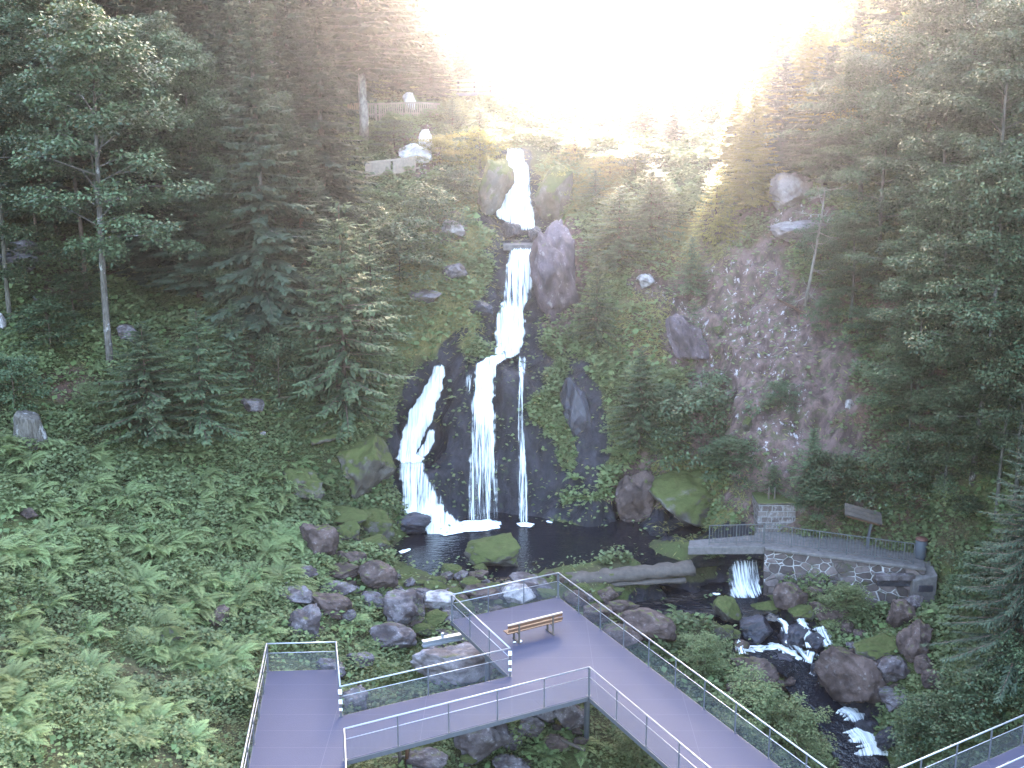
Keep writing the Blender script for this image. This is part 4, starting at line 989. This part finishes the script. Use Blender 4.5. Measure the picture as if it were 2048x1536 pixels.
log(PZ(1065, 1300, -2.0), PZ(975, 1285, -2.2), .05, 'dead', 'bare stick lying on the rubble beside the deck', 'stick', 'stick', 6)
log(PZ(1085, 1318, -2.0), PZ(1005, 1305, -2.1), .06, 'oldwood', 'brown stick lying near the bare one beside the deck', 'stick', 'stick', 6)
log(PZ(1100, 1470, -3.2), PZ(1170, 1500, -3.3), .07, 'oldwood', 'dark stick under the inner deck corner', 'stick', 'stick', 6)
log(PZ(785, 1514, -2.9), PZ(885, 1510, -2.9), .035, 'dead', 'thin white stick under the gangway', 'stick', 'stick', 6)
# stump
g = G(60, 880); mb = MB(); mb.tube([g + Vector((0, 0, -.3 + .2 * i)) for i in range(8)] + [g + Vector((.05, 0, 1.2))], [.8, .74, .68, .64, .61, .6, .58, .57, .45], 28); mb.v = [tuple(Vector(v) + Vector((v[0] - g.x, v[1] - g.y, .5 * (v[2] > g.z + .9))) * (.35 * (fbm(np.array([v]), 1.9, 3)[0] - .5) * 2)) for v in mb.v]
tag(mb.build('tree_stump', M['barkl'], None, True), 'wide white-crusted stump on the fern bank by the picture edge', 'stump')
# small stones of the shore: individual, alike
for k in range(120):
    if k < 75: px, py = R.uniform(870, 1260), R.uniform(1150, 1230)
    else: px, py = R.uniform(780, 920), R.uniform(1150, 1240)
    if py > 1150 + .28 * (1260 - px) + 30 and px > 900: continue
    sz_ = R.uniform(12, 34)
    rock(px, py, sz_, sz_ * R.uniform(.55, .8), R.choice(['mossy', 'rock', 'red', 'mossy', 'red']), 'small rounded stone on the stony pool shore beyond the deck', None, 0, 1., 'stone', 'shore_stone', 'small stones of the pool shore')
for k in range(60):
    px, py = R.choice([(R.uniform(560, 780), R.uniform(1120, 1260)), (R.uniform(1460, 1800), R.uniform(1220, 1400)), (R.uniform(900, 1200), R.uniform(1420, 1530))])
    sz_ = R.uniform(14, 36)
    rock(px, py, sz_, sz_ * R.uniform(.6, .8), R.choice(['rock', 'red', 'mossy', 'red']), 'small loose stone lying between the larger boulders', None, 0, 1., 'stone', 'loose_stone', 'small loose stones between the boulders')
# ------------------------------------------------------------------ walkways
E0 = Vector((-2.42, 42.36, 0)); UU = Vector((.892, .452, 0)).normalized(); VV_ = Vector((.452, -.892, 0)).normalized()
def D(u, v, z=0.): return E0 + UU * u + VV_ * v + Vector((0, 0, z))
def slab(name, poly, z0, z1, mat, parent=None):
    n = len(poly); mb = MB()
    mb.add([Vector((p.x, p.y, z1)) for p in poly] + [Vector((p.x, p.y, z0)) for p in poly], [tuple(range(n)), tuple(range(2 * n - 1, n - 1, -1))] + [(i, n + i, n + (i + 1) % n, (i + 1) % n)[::-1] for i in range(n)])
    me = mb.mesh(name); bm = bmesh.new(); bm.from_mesh(me); bmesh.ops.recalc_face_normals(bm, faces=bm.faces); bm.to_mesh(me); bm.free()
    return link(name, me, M[mat], parent)
def railing(root, path, step=1.75, h=1.1, first=True, last=True, skirt=.12):
    """posts, handrail, middle rail and wire mesh along path, all parts of root"""
    for i in range(len(path) - 1):
        a, b = path[i], path[i + 1]; d = b - a; L = d.length; d = d / L; n = max(1, round(L / step))
        mb = MB(); mb.tube([a + Vector((0, 0, h)), b + Vector((0, 0, h))], .028, 8); mb.build('handrail', M['steel'], root, True)
        mb = MB(); mb.tube([a + Vector((0, 0, h * .66)) + d * .05, b + Vector((0, 0, h * .66)) - d * .05], .014, 6); mb.build('middle_rail', M['steel'], root, True)
        p0, p1 = a + d * .06, b - d * .06; l = (p1 - p0).length
        me = npmesh('mesh_panel', np.array([(p0.x, p0.y, .03), (p1.x, p1.y, .03), (p1.x, p1.y, h * .66), (p0.x, p0.y, h * .66)]), np.array([[0, 1, 2, 3]]), False, np.array([(0, 0), (l, 0), (l, h * .66), (0, h * .66)]))
        link('mesh_panel', me, M['mesh'], root)
        for k in range(n + 1):
            if (k == 0 and not (first and i == 0)) : continue
            if k == n and i == len(path) - 2 and not last: continue
            p = a + d * (L * k / n); corner = k in (0, n)
            mb = MB(); wd = .075 if corner else .045
            mb.box((p.x - wd / 2, p.y - wd / 2, -skirt), (p.x + wd / 2, p.y + wd / 2, h - .02)); mb.box((p.x - wd, p.y - wd, .002), (p.x + wd, p.y + wd, .014))
            po = mb.build('post', M['dsteel'], root)
            yield p, po
root = empty('viewing_platform', (0, 0, 0))
tag(root, 'large lavender-grey steel viewing platform with gangway, wire-mesh railings and bench on it', 'platform')
main = [D(0, 0), D(4.89, 0), D(4.89, 24), D(1.83, 24), D(1.83, 7.72), D(1.0, 7.72), D(0, 5.2)]
slab('deck', [D(0, 0), D(4.89, 0), D(4.89, 24), D(1.83, 24), D(1.83, 7.72), D(0, 7.72)], -.16, 0, 'deck', root)
A_, B_, C_, Dn = Vector((-8.94, 38.08, 0)), Vector((-6.43, 38.22, 0)), Vector((-5.8, 34.93, 0)), Vector((-5.28, 32.25, 0))
LL, LR = A_ + (Vector((-8.21, 31.77, 0)) - A_) * 2.6, Dn + Vector((.37, -2.2, 0)) * 4.5
slab('landing', [A_, B_, C_, Dn, LR, LL], -.16, .004, 'deck', root)
G_, H_ = D(0, 5.2), D(1.83, 7.72)
gw = slab('gangway', [C_, G_, D(0, 7.72), Dn], -.14, -.003, 'deck', root)
# skirt plates and beams
for a, b in ((Dn, H_), (C_, G_), (H_, D(1.83, 24)), (D(4.89, 0), D(4.89, 24)), (D(0, 0), D(4.89, 0)), (D(0, 0), G_), (A_, LL), (A_, B_), (Dn, LR)):
    d = (b - a).normalized(); mb = MB(); s_ = Vector((d.y, -d.x, 0)) * .0
    mb.bar(a + Vector((0, 0, -.10)) + d * .05, b + Vector((0, 0, -.10)) - d * .05, .08, .16); mb.build('edge_beam', M['dsteel'], root)
for u in (.6, 4.2):
    mb = MB(); mb.bar(D(u, .2, -.30), D(u, 4.9, -.30), .14, .24); mb.build('support_beam', M['dsteel'], root)
for u, v in ((1.0, 1.2), (3.6, 1.2), (3.4, 5.0), (3.6, 12)):
    p = D(u, v); z = gz(p.x, p.y); mb = MB(); mb.tube([Vector((p.x, p.y, z - .4)), Vector((p.x, p.y, -.3))], .11, 10); mb.build('support_pillar', M['dsteel'], root, True)
for p in (A_ + Vector((.6, -1, 0)), B_ + Vector((-.5, -1, 0))):
    z = gz(p.x, p.y); mb = MB(); mb.tube([Vector((p.x, p.y, z - .4)), Vector((p.x, p.y, -.16))], .1, 10); mb.build('support_pillar', M['dsteel'], root, True)
stick = []
for p, po in railing(root, [G_, D(0, 0), D(4.89, 0), D(4.89, 24)]):
    if (p - G_).length < .05: stick.append((p, po))
list(railing(root, [Dn, H_, D(1.83, 24)], 1.75))
list(railing(root, [C_, G_], 4.0, last=False, first=False))
for p, po in railing(root, [LL, A_, B_, C_], 1.7):
    if (p - C_).length < .05: stick.append((p, po))
list(railing(root, [Dn, LR], 1.8, first=False))
for p, po in stick:
    for z0, z1, wd in ((.86, 1.04, .13), (.5, .66, .12), (.24, .34, .11)):
        z0, z1 = z0 - .02, z1 - .02; mb = MB(); mb.box((p.x - wd / 2, p.y - .05, z0), (p.x + wd / 2, p.y - .046, z1)); mb.build('sticker', M['white'], po)
        mb = MB(); mb.box((p.x - wd / 2 + .02, p.y - .054, z0 - .05), (p.x + wd / 2 - .03, p.y - .049, z0 - .005)); mb.build('sticker', M['redp'], po)
# corner walkway
w2 = empty('corner_walkway', (0, 0, 0)); tag(w2, 'second steel walkway cut off in the lower picture corner by the stream', 'walkway')
a, b = PZ(1800, 1536, 1.1), PZ(2048, 1430, 1.1); a.z = b.z = 0; d = (b - a).normalized(); a2, b2 = a - d * 4, b + d * 5; pr_ = Vector((d.y, -d.x, 0))
slab('deck', [b2 + pr_ * 1.55, a2 + pr_ * 1.55, a2, b2], -.16, 0, 'deck', w2)
list(railing(w2, [a2, b2], 1.7)); list(railing(w2, [a2 + pr_ * 1.5, b2 + pr_ * 1.5], 1.7))
mb = MB(); mb.bar(a2 + Vector((0, 0, -.2)), b2 + Vector((0, 0, -.2)), .09, .34); mb.build('edge_beam', M['dsteel'], w2)
# bench
bn = empty('park_bench', D(0, 0)); tag(bn, 'wooden bench with sun-bleached top rail standing on the viewing platform', 'bench')
p0, p1 = PZ(1017, 1253, .8), PZ(1126, 1226, .8); p0.z = p1.z = 0; dd = (p1 - p0); Lb = dd.length; dd.normalize(); fr = Vector((-dd.y, dd.x, 0))
bn.location = (p0 + p1) / 2; bn.rotation_euler = (0, 0, math.atan2(dd.y, dd.x))
h = Lb / 2
mb = MB(); [mb.box((-h, .0 + .03 * i, .52 + .14 * i), (h, .035 + .03 * i, .63 + .14 * i)) for i in range(2)]; mb.build('backrest', M['wood'], bn, bev=.008)
mb = MB(); mb.box((-h, .02, .80), (h, .085, .835)); mb.build('top_rail', M['woodtop'], bn, bev=.008)
mb = MB(); [mb.box((-h, .06 + .13 * i, .42), (h, .17 + .13 * i, .455)) for i in range(3)]; mb.build('seat', M['wood'], bn, bev=.008)
for x in (-h * .62, h * .62):
    mb = MB(); mb.box((x - .035, -.035, 0), (x + .035, .0, .8)); mb.box((x - .035, .0, .37), (x + .035, .42, .415)); mb.box((x - .035, .36, 0), (x + .035, .42, .37)); mb.box((x - .04, -.12, .0), (x + .04, .5, .03)); mb.build('leg', M['oldwood'], bn, bev=.006)
p = PZ(1040, 1284, .0); rg = random.Random(5); bm = bmesh.new(); bmesh.ops.create_icosphere(bm, subdivisions=2, radius=.075)
for v in bm.verts: v.co = v.co * rg.uniform(.55, 1.25); v.co.z = v.co.z * .6 + .04
me = bpy.data.meshes.new('crumpled_paper'); bm.to_mesh(me); bm.free()
o = link('crumpled_paper', me, M['white']); o.location = p; tag(o, 'crumpled white paper on the deck beside a bench leg', 'litter')
bm = bmesh.new(); bmesh.ops.create_icosphere(bm, subdivisions=2, radius=.04)
for v in bm.verts: v.co = v.co * rg.uniform(.5, 1.3); v.co.x *= 1.7; v.co.z = v.co.z * .5 + .02
me = bpy.data.meshes.new('paper_scrap'); bm.to_mesh(me); bm.free(); o = link('paper_scrap', me, M['white']); o.location = PZ(1029, 1285, 0); tag(o, 'smaller paper scrap next to the crumpled paper on the deck', 'litter')
# steel beam sticking out beside the deck
a, b = PZ(845, 1288, -.7), PZ(925, 1272, -.7); bm_ = empty('steel_beam', a); tag(bm_, 'pale steel beam with a bolt jutting out beside the platform', 'beam')
q = b - a; mb = MB(); mb.bar((0, 0, .1), q + Vector((0, 0, .1)), .22, .05); mb.bar((0, 0, -.1), q + Vector((0, 0, -.1)), .22, .05); mb.bar((0, 0, 0), q, .05, .17); mb.build('flange', M['steel'], bm_)
mb = MB(); mb.tube([q * .5 + Vector((0, 0, .12)), q * .5 + Vector((0, 0, .3))], .06, 8); mb.build('bolt', M['steel'], bm_)
# wooden stakes under the gangway
for k, (x, lab) in enumerate(((800, 'greyish wooden stake under the gangway'), (812, 'browner wooden stake under the gangway'))):
    p = PZ(x, 1530, -3.1); mb = MB(); mb.tube([p + Vector((0, 0, -.6)), p + Vector((.1 * k, 0, 1.6))], [.08, .07], 8); tag(mb.build('wooden_stake', M[('oldwood', 'wood')[k]], None, True), lab, 'stake')

# ------------------------------------------------------------------ stone footbridge, walls, sign, bin
fb = empty('stone_footbridge', PZ(1450, 1100, -.6)); tag(fb, 'small stone slab footbridge over the weir with an iron railing', 'footbridge')
def rel(v): return v - fb.location
P1, P2, P3 = PZ(1392, 1104, -.55), PZ(1530, 1093, -.55), PZ(1850, 1134, -.55)
bk = Vector((.25, 1.5, 0))
def hexa(mb, poly, z0, z1, base=Vector()):
    n = len(poly); mb.add([Vector((p.x, p.y, z1)) - base for p in poly] + [Vector((p.x, p.y, z0)) - base for p in poly], [tuple(range(n)), tuple(range(2 * n - 1, n - 1, -1))] + [(i, n + i, n + (i + 1) % n, (i + 1) % n)[::-1] for i in range(n)])
def rec(o):
    bm = bmesh.new(); bm.from_mesh(o.data); bmesh.ops.recalc_face_normals(bm, faces=bm.faces); bm.to_mesh(o.data); bm.free(); return o
P0 = PZ(1376, 1100, -.7)
mb = MB(); hexa(mb, [P0, P2, P2 + bk * 1.1, P0 + Vector((.2, .9, 0))], -.95, -.55, fb.location); rec(mb.build('slab', M['conc'], fb, bev=.04))
def ironrail(root, base, a, b, n, h=1.0):
    d = b - a; mb = MB(); mb.bar(a + Vector((0, 0, h)) - base, b + Vector((0, 0, h)) - base, .05, .03); mb.build('top_rail', M['rust'], root)
    mb = MB(); mb.bar(a + Vector((0, 0, .12)) - base, b + Vector((0, 0, .12)) - base, .03, .03); mb.build('bottom_rail', M['rust'], root)
    for k in range(n + 1):
        p = a + d * (k / n) - base; big = k % 9 == 0 or k == n; mb = MB(); r = .022 if big else .009
        mb.box((p.x - r, p.y - r, p.z - (.05 if big else -.12)), (p.x + r, p.y + r, p.z + h - .016)); mb.build('post' if big else 'baluster', M['rust'], root)
R0, R1, R2 = PZ(1418, 1090, -.55), PZ(1526, 1087, -.55), PZ(1826, 1128, -.55)
ironrail(fb, fb.location, R0, R1, 18)
wl = empty('rubble_wall', P2); tag(wl, 'mortared rubble retaining wall with white joints below the long iron railing', 'wall')
mb = MB(); a, b = P2 - wl.location + Vector((0, .05, 0)), P3 - wl.location; 
n = 24; top = [a.lerp(b, i / n) for i in range(n + 1)]; V, Fc = [], []
for i, p in enumerate(top):
    for k in range(9):
        V.append(Vector((p.x, p.y - .05 * k - .06 * math.sin(i * 1.1 + k * 1.9), -.15 - 3.6 * k / 8)))
    if i: Fc += [((i - 1) * 9 + k, (i - 1) * 9 + k + 1, i * 9 + k + 1, i * 9 + k) for k in range(8)]
m0 = len(V); V += [v + Vector((.2, 1.0, 0)) for v in V]; Fc2 = [tuple(m0 + q for q in f[::-1]) for f in Fc]
mb.add(V, Fc + Fc2 + [(i * 9, (i + 1) * 9, m0 + (i + 1) * 9, m0 + i * 9) for i in range(n)] + [(k, m0 + k, m0 + k + 1, k + 1) for k in range(8)] + [(n * 9 + k, n * 9 + k + 1, m0 + n * 9 + k + 1, m0 + n * 9 + k) for k in range(8)])
rec(mb.build('masonry', M['wall'], wl))
mb = MB(); q0, q1 = P2 - wl.location, P3 - wl.location; hexa(mb, [Vector((q0.x, q0.y - .16, 0)), Vector((q1.x, q1.y - .16, 0)), Vector((q1.x, q1.y + .6, 0)), Vector((q0.x, q0.y + .6, 0))], -.15, .0); rec(mb.build('coping', M['conc'], wl, bev=.03))
ironrail(wl, wl.location, R1 + Vector((.06, 0, 0)), R2, 48)
for px_, py_, wd_ in ((1790, 1152, .9), (1752, 1207, .45)):   # culvert mouths: the shade inside painted as black blocks
    c = PZ(px_, py_, -1.0 if py_ < 1200 else -2.6); t = (c.x - P2.x) / (P3.x - P2.x); yy = P2.y + (P3.y - P2.y) * t
    zz = -1.05 if py_ < 1200 else -2.65
    mb = MB(); mb.box((c.x - wd_ - P2.x, yy - .62 - P2.y, zz + .55 - .12), (c.x + wd_ - P2.x, yy - .3 - P2.y, zz + .55 + .12)); mb.build('lintel', M['rock'], wl)
    mb = MB(); mb.box((c.x - wd_ * .85 - P2.x, yy - .42 - P2.y, zz + .55 - .5), (c.x + wd_ * .85 - P2.x, yy - .2 - P2.y, zz + .55 - .125)); mb.build('mouth_shade', M['wet'], wl)
# path behind the railing
mb = MB(); pth = [PZ(x, y, -.56) for x, y in ((1515,1088),(1850,1132),(1840,1100),(1720,1075),(1590,1062),(1510,1066))]
mb.add([p + Vector((0, 0, 0)) for p in pth], [tuple(range(len(pth)))]); tag(mb.build('path', M['conc']), kind='structure')
# masonry pillar
b0 = PZ(1552, 1068, -.75); mp_ = empty('masonry_pillar', b0); tag(mp_, 'block-built masonry pillar with a mossy cap behind the footbridge', 'pillar')
def blocks():
    s = N('block_masonry'); p = s.pos(); sw = s.n('ShaderNodeSeparateXYZ'); s.t.links.new(p, sw.inputs[0]); cb = s.n('ShaderNodeCombineXYZ'); s.set(cb.inputs[0], s.ma('ADD', sw.outputs[0], sw.outputs[1])); s.set(cb.inputs[1], sw.outputs[2])
    br = s.n('ShaderNodeTexBrick', {'Vector': cb.outputs[0], 'Scale': 1.0, 'Mortar Size': .03, 'Mortar Smooth': .4, 'Brick Width': .52, 'Row Height': .3})
    n = s.noise(p, 4, 6, .7); s.set(br.inputs['Color1'], (.12, .095, .09)); s.set(br.inputs['Color2'], (.06, .042, .04)); s.set(br.inputs['Mortar'], (.17, .16, .16))
    c = s.mix(s.ss(n, .45, .65), br.outputs[0], (.2, .18, .185)); c = s.mix(s.ma('MULTIPLY', s.ss(s.noise(p, 1.7, 5, .7), .55, .65), .8), c, (.06, .04, .03))
    return s.done(s.pr(c, .9, .2, s.bump(s.ma('MULTIPLY_ADD', n, .6, br.outputs[1]), .7, .05)))
M['blocks'] = blocks()
mb = MB(); mb.box((-.95, 0, -.3), (.95, 1.6, 1.55)); mb.build('shaft', M['blocks'], mp_, bev=.05)
mb = MB(); mb.box((-1.0, -.04, 1.553), (1.0, 1.64, 1.68)); mb.build('cap', M['mossy'], mp_, bev=.05)
for x in (-.35, -.05):
    mb = MB(); mb.box((x - .03, .5, 1.68), (x + .03, .56, 2.3)); mb.build('stub_post', M['oldwood'], mp_)
# small roofed board on a leaning steel post
b0 = PZ(1735, 1098, -.6); sg = empty('information_board', b0); tag(sg, 'weathered plank board tilted on a slanted steel post by the path', 'sign')
t0 = U(1745, 1035, b0.y) - b0
mb = MB(); mb.bar((0, 0, 0), (0, 0, .7), .12, .12); mb.bar((0, 0, .68), tuple(t0), .1, .12); mb.build('post', M['dsteel'], sg)
a, b = U(1690, 1018, b0.y - .1) - b0, U(1763, 1038, b0.y - .1) - b0
T_ = Matrix.Translation((a + b) / 2) @ Matrix.Rotation(-math.atan2(a.z - b.z, b.x - a.x) * -1 if False else math.atan2(a.z - b.z, b.x - a.x), 4, 'Y') @ Matrix.Rotation(.55, 4, 'X')
Lh = (b - a).length / 2
mb = MB()
for k in range(3): mb.box((-Lh, -.36 + .24 * k, -.05), (Lh, -.13 + .24 * k, .05 + .006 * k), T_)
mb.build('board', M['oldwood'], sg, bev=.012)
mb = MB(); mb.box((-Lh + .1, -.38, -.1), (Lh - .1, -.3, -.052), T_); mb.build('batten', M['wood'], sg)
# bin
b0 = PZ(1840, 1117, -.6); bi = empty('litter_bin', b0); tag(bi, 'grey litter bin with a reddish lid at the railing end', 'bin')
mb = MB(); mb.tube([(0, 0, 0), (0, 0, .12), (0, 0, .95)], [.25, .27, .27], 18); mb.build('body', M['binm'], bi, True)
mb = MB(); mb.tube([(0, 0, .955), (0, 0, 1.0), (0, 0, 1.07)], [.29, .29, .16], 18); mb.build('lid', M['redp'], bi, True)
# sloping end stone
b0 = PZ(1843, 1160, -1.3); st = empty('end_stone', b0); tag(st, 'sloping pale coping block closing the end of the rubble wall', 'stone block')
mb = MB(); V = [(-.55,-.5,-1.6),(.55,-.5,-1.6),(.55,.6,-1.6),(-.55,.6,-1.6),(-.55,-.5,.15),(.55,-.5,.45),(.55,.6,.75),(-.55,.6,.5)]; mb.add(V, [(3,2,1,0),(4,5,6,7),(0,1,5,4),(1,2,6,5),(2,3,7,6),(3,0,4,7)]); mb.build('block', M['conc'], st, bev=.05)
mb = MB(); mb.box((-.3, -.56, -.35), (.35, -.502, -.05)); mb.build('recess_shade', M['wet'], st)  # dark block set on the face, painted as the hollow's shade

# ------------------------------------------------------------------ fences up the slope
def fence(name, pts_, h, label, mat='oldwood', close=False, step=.16, cat='fence', z0=0., bw=.09):
    g = [G(*p) for p in pts_]; root = empty(name, g[0]); tag(root, label, cat); o = root.location
    top, low_, pk = MB(), MB(), MB()
    for a, b in zip(g[:-1], g[1:]):
        a, b = a - o + Vector((0, -.3, z0)), b - o + Vector((0, -.3, z0)); L = (b - a).length
        top.bar(a + Vector((0, 0, h)), b + Vector((0, 0, h)), .1, .12); low_.bar(a + Vector((0, 0, h * .25)), b + Vector((0, 0, h * .25)), .06, .1)
        for k in range(int(L / step)):
            p = a.lerp(b, k * step / L); pk.box((p.x - bw / 2, p.y - .05, p.z + .03), (p.x + bw / 2, p.y - .02, p.z + h - .062))
        for k in range(int(L / 2) + 1):
            p = a.lerp(b, min(1, k * 2 / L)); m = MB(); m.box((p.x - .06, p.y + .031, p.z - .5), (p.x + .06, p.y + .15, p.z + h + .05)); m.build('post', M[mat], root)
    top.build('top_rail', M[mat], root); low_.build('bottom_rail', M[mat], root); pk.build('picket_slats', M[mat], root)
    return root
fence('picket_fence', [(698,236),(760,236),(812,234),(840,233),(880,236)], 1.0, 'brown wooden picket fence curving along the path high up', 'fencew')
fence('plank_wall', [(735,354),(790,348),(840,342)], .95, 'grey board fence with a dark rail in front of the white outcrop', 'fencew', step=.2, bw=.185)
pb = empty('plank_bridge', U(885, 190, 92)); tag(pb, 'wooden bridge with horizontal plank rails at the edge of the glare', 'bridge')
o = pb.location; a, b = U(885, 190, 92) - o, U(1012, 186, 93) - o
mb = MB(); mb.bar(a, b, 1.4, .25); mb.build('deck', M['dsteel'], pb)
for z in (.35, .7, 1.05):
    for y in (-.72, .72):
        mb = MB(); mb.bar(a + Vector((0, y, z)), b + Vector((0, y, z)), .06, .16); mb.build('rail', M['fencew'], pb)
for k in range(5):
    for y in (-.66, .66):
        p = a.lerp(b, k / 4) + Vector((0, y, 0)); mb = MB(); mb.box((p.x - .05, p.y - .028, p.z), (p.x + .05, p.y + .028, p.z + 1.12)); mb.build('post', M['oldwood'], pb)
# ------------------------------------------------------------------ ferns
fm = M['fern']
for me in FERN: me.materials.append(fm)
def fern(px, py, wpx, label, grp):
    g = G(px, py); o = bpy.data.objects.new('fern', R.choice(FERN)); COL.objects.link(o)
    s_ = wpx / F * (g - VIEW).length / 1.55; o.location = g + Vector((0, 0, -.02)); o.scale = (s_, s_, s_ * R.uniform(.85, 1.15)); o.rotation_euler = (R.uniform(-.15, .35), R.uniform(-.2, .2), R.uniform(0, 6.28))
    return tag(o, label, 'fern', grp)
for x, y, s_, lab in ((700,1255,100,'big fern beside the lichened egg-shaped boulder'),(735,1300,60,'small fern below the big one near the lichened boulder'),(1365,1240,95,'large light fern on the backwater bank past the ramp railing'),
  (1638,1195,80,'fern growing against the foot of the rubble wall'),(1165,700,60,'fern hanging on the cliff beside the black wall'),(1125,690,50,'pale fern tuft near the white block of water'),(1210,745,70,'drooping fern on the cliff under the slim little fir'),
  (1180,1000,60,'low fern by the pool edge'),(1150,960,50,'fern above the low one by the pool edge'),(940,545,30,'bright little fern on the mossy edge of the falls'),(1155,1500,110,'fern under the inner deck corner'),(1090,1515,90,'fern beside the huge boulder under the gangway'),
  (1360,1310,70,'fern behind the ramp railing below the large light one'),(1550,1010,40,'fern above the masonry pillar cap'),(775,1340,60,'fern under the gangway rail'),(1220,905,45,'tuft of broad leaves on the dark cliff foot')):
    fern(x, y, s_, lab, 'single ferns of the gorge')
k = 0
while k < 225:
    px, py = R.uniform(-40, 640), R.uniform(880, 1500)
    lim = 880 if px < 500 else 930
    if py < lim or (px > 470 and py > 1290) or (px > 430 and py > 1420): continue
    if fbm(np.array([[px * .006, py * .008, 3.]]), 1, 3)[0] < .46 and R.random() < .8: continue
    fern(px, py, R.uniform(75, 130) * (.8 + .3 * (py - 880) / 600), 'green fern in the dense fern cover of the left bank', 'ferns covering the left bank'); k += 1
for k in range(55):
    px, py = R.choice([(R.uniform(0, 250), R.uniform(560, 880)), (R.uniform(560, 720), R.uniform(880, 1010)), (R.uniform(800, 960), R.uniform(560, 700)), (R.uniform(1840, 2048), R.uniform(1180, 1400)), (R.uniform(1110, 1320), R.uniform(600, 780)), (R.uniform(1560, 1740), R.uniform(960, 1050))])
    fern(px, py, R.uniform(28, 55), 'small fern scattered in the green of the slopes', 'small ferns of the slopes')

# ------------------------------------------------------------------ undergrowth and grass
tri = np.concatenate([TF[:, [0, 1, 2]], TF[:, [0, 2, 3]]])
pa, pb_, pc = TD[tri[:, 0]], TD[tri[:, 1]], TD[tri[:, 2]]
ar = np.linalg.norm(np.cross(pb_ - pa, pc - pa), axis=1) / 2
cen = (pa + pb_ + pc) / 3; cx, cy_, cd = proj(cen)
vis = (cx > -650) & (cx < 2750) & (cy_ > -250) & (cy_ < 1850) & (cen[:, 1] > 24) & (cen[:, 1] < 110) & (cen[:, 2] > -9)
nv = A_noveg[tri].mean(1); dr = A_dry[tri].mean(1); tn = TND[tri[:, 0]]
face = ((VIEW.x - cen[:, 0]) * tn[:, 0] + (VIEW.y - cen[:, 1]) * tn[:, 1] + (VIEW.z - cen[:, 2]) * tn[:, 2]) / np.linalg.norm(np.array(VIEW) - cen, axis=1)
under_deck = (cy_ > 1240) & (cx > 520) & (cx < 1300)
def scatter(name, label, per, wgt, size, hmax, mat, aspect, upright, seed, pat):
    rg = np.random.default_rng(seed)
    lam = ar * wgt * per * vis * (face > -.25); n = rg.poisson(lam); ix = np.repeat(np.arange(len(tri)), n); m = len(ix)
    r1, r2 = rg.random(m), rg.random(m); sq = np.sqrt(r1); P = pa[ix] * (1 - sq)[:, None] + pb_[ix] * (sq * (1 - r2))[:, None] + pc[ix] * (sq * r2)[:, None]
    cl = fbm(P, pat, 3); keep = rg.random(m) < np.clip((cl - .34) * 5, .06, 1); P, ix, cl = P[keep], ix[keep], cl[keep]; m = len(P)
    nr = TND[tri[ix, 0]]; h = hmax * np.clip((cl - .36) * 3.2, .08, 1.2) * rg.random(m) ** .6
    P = P + nr * (h * .5)[:, None] + np.array([0, 0, 1.]) * (h * .6)[:, None]
    th = rg.random(m) * 6.283; D_ = np.stack([np.cos(th), np.sin(th), rg.uniform(-.5, .35, m) + upright], 1) + nr * .35; D_ = unit(D_)
    W_ = unit(np.cross(D_, nr * .5 + np.array([0, 0, .8]) + rg.normal(0, .4, (m, 3))))
    L_ = size * rg.uniform(.5, 1.35, m) * (.8 + .5 * fbm(P, .35, 2)); big = np.clip(cen[ix, 1] / 45, .75, 1.4); L_ = L_ * big
    V, Fc = cards(P, D_, W_, L_, L_ * aspect)
    tint = np.clip(.15 + .75 * (fbm(P, .22, 3) - .3) * 1.4 + .35 * h / hmax * .6 + rg.uniform(-.2, .25, m), 0, 1)
    o = link(name, npmesh(name, V, Fc, False, tint=np.repeat(tint, 4)), M[mat]); print(name, m)
    return tag(o, label, 'undergrowth', kind='stuff')
scatter('undergrowth', 'low leafy green undergrowth covering the banks and slopes', 230, np.clip(1 - nv, .03, 1) * np.where(under_deck, .55, 1) * (1 - .6 * dr), .17, .6, 'under', .75, 0., 5, .8)
scatter('grass', 'dry tufted grass and moss on the ledges by the falls', 160, np.clip(dr * 1.1 + .03, 0, 1) * (1 - .7 * A_wet[tri].mean(1)), .26, .18, 'grass', .14, -.5, 6, 1.2)
scatter('clover', 'darker small-leaved ground cover between the ferns', 130, np.clip(1 - 1.1 * nv, 0, 1) * (cy_ > 500), .10, .3, 'under', .85, .1, 8, .5)
scatter('butterbur', 'large light leaves in loose patches on the banks', 9, np.clip(1 - 1.2 * nv, 0, 1) * (cy_ > 430), .25, .45, 'broad', .9, 0., 9, .45)
# ------------------------------------------------------------------ lens glare imitated by an added haze
HD, HG = .00027, .957
if HD > 0:
    s = N('glare_air'); v = s.n('ShaderNodeVolumePrincipled'); v.inputs['Color'].default_value = (.84, .84, 1, 1); v.inputs['Density'].default_value = HD; v.inputs['Anisotropy'].default_value = HG
    s.t.links.new(v.outputs[0], s.out.inputs[1])
    mb = MB(); mb.box((-1600, -700, -14), (1600, 2500, 75)); hz = mb.build('glare_haze', s.m); tag(hz, kind='stuff')
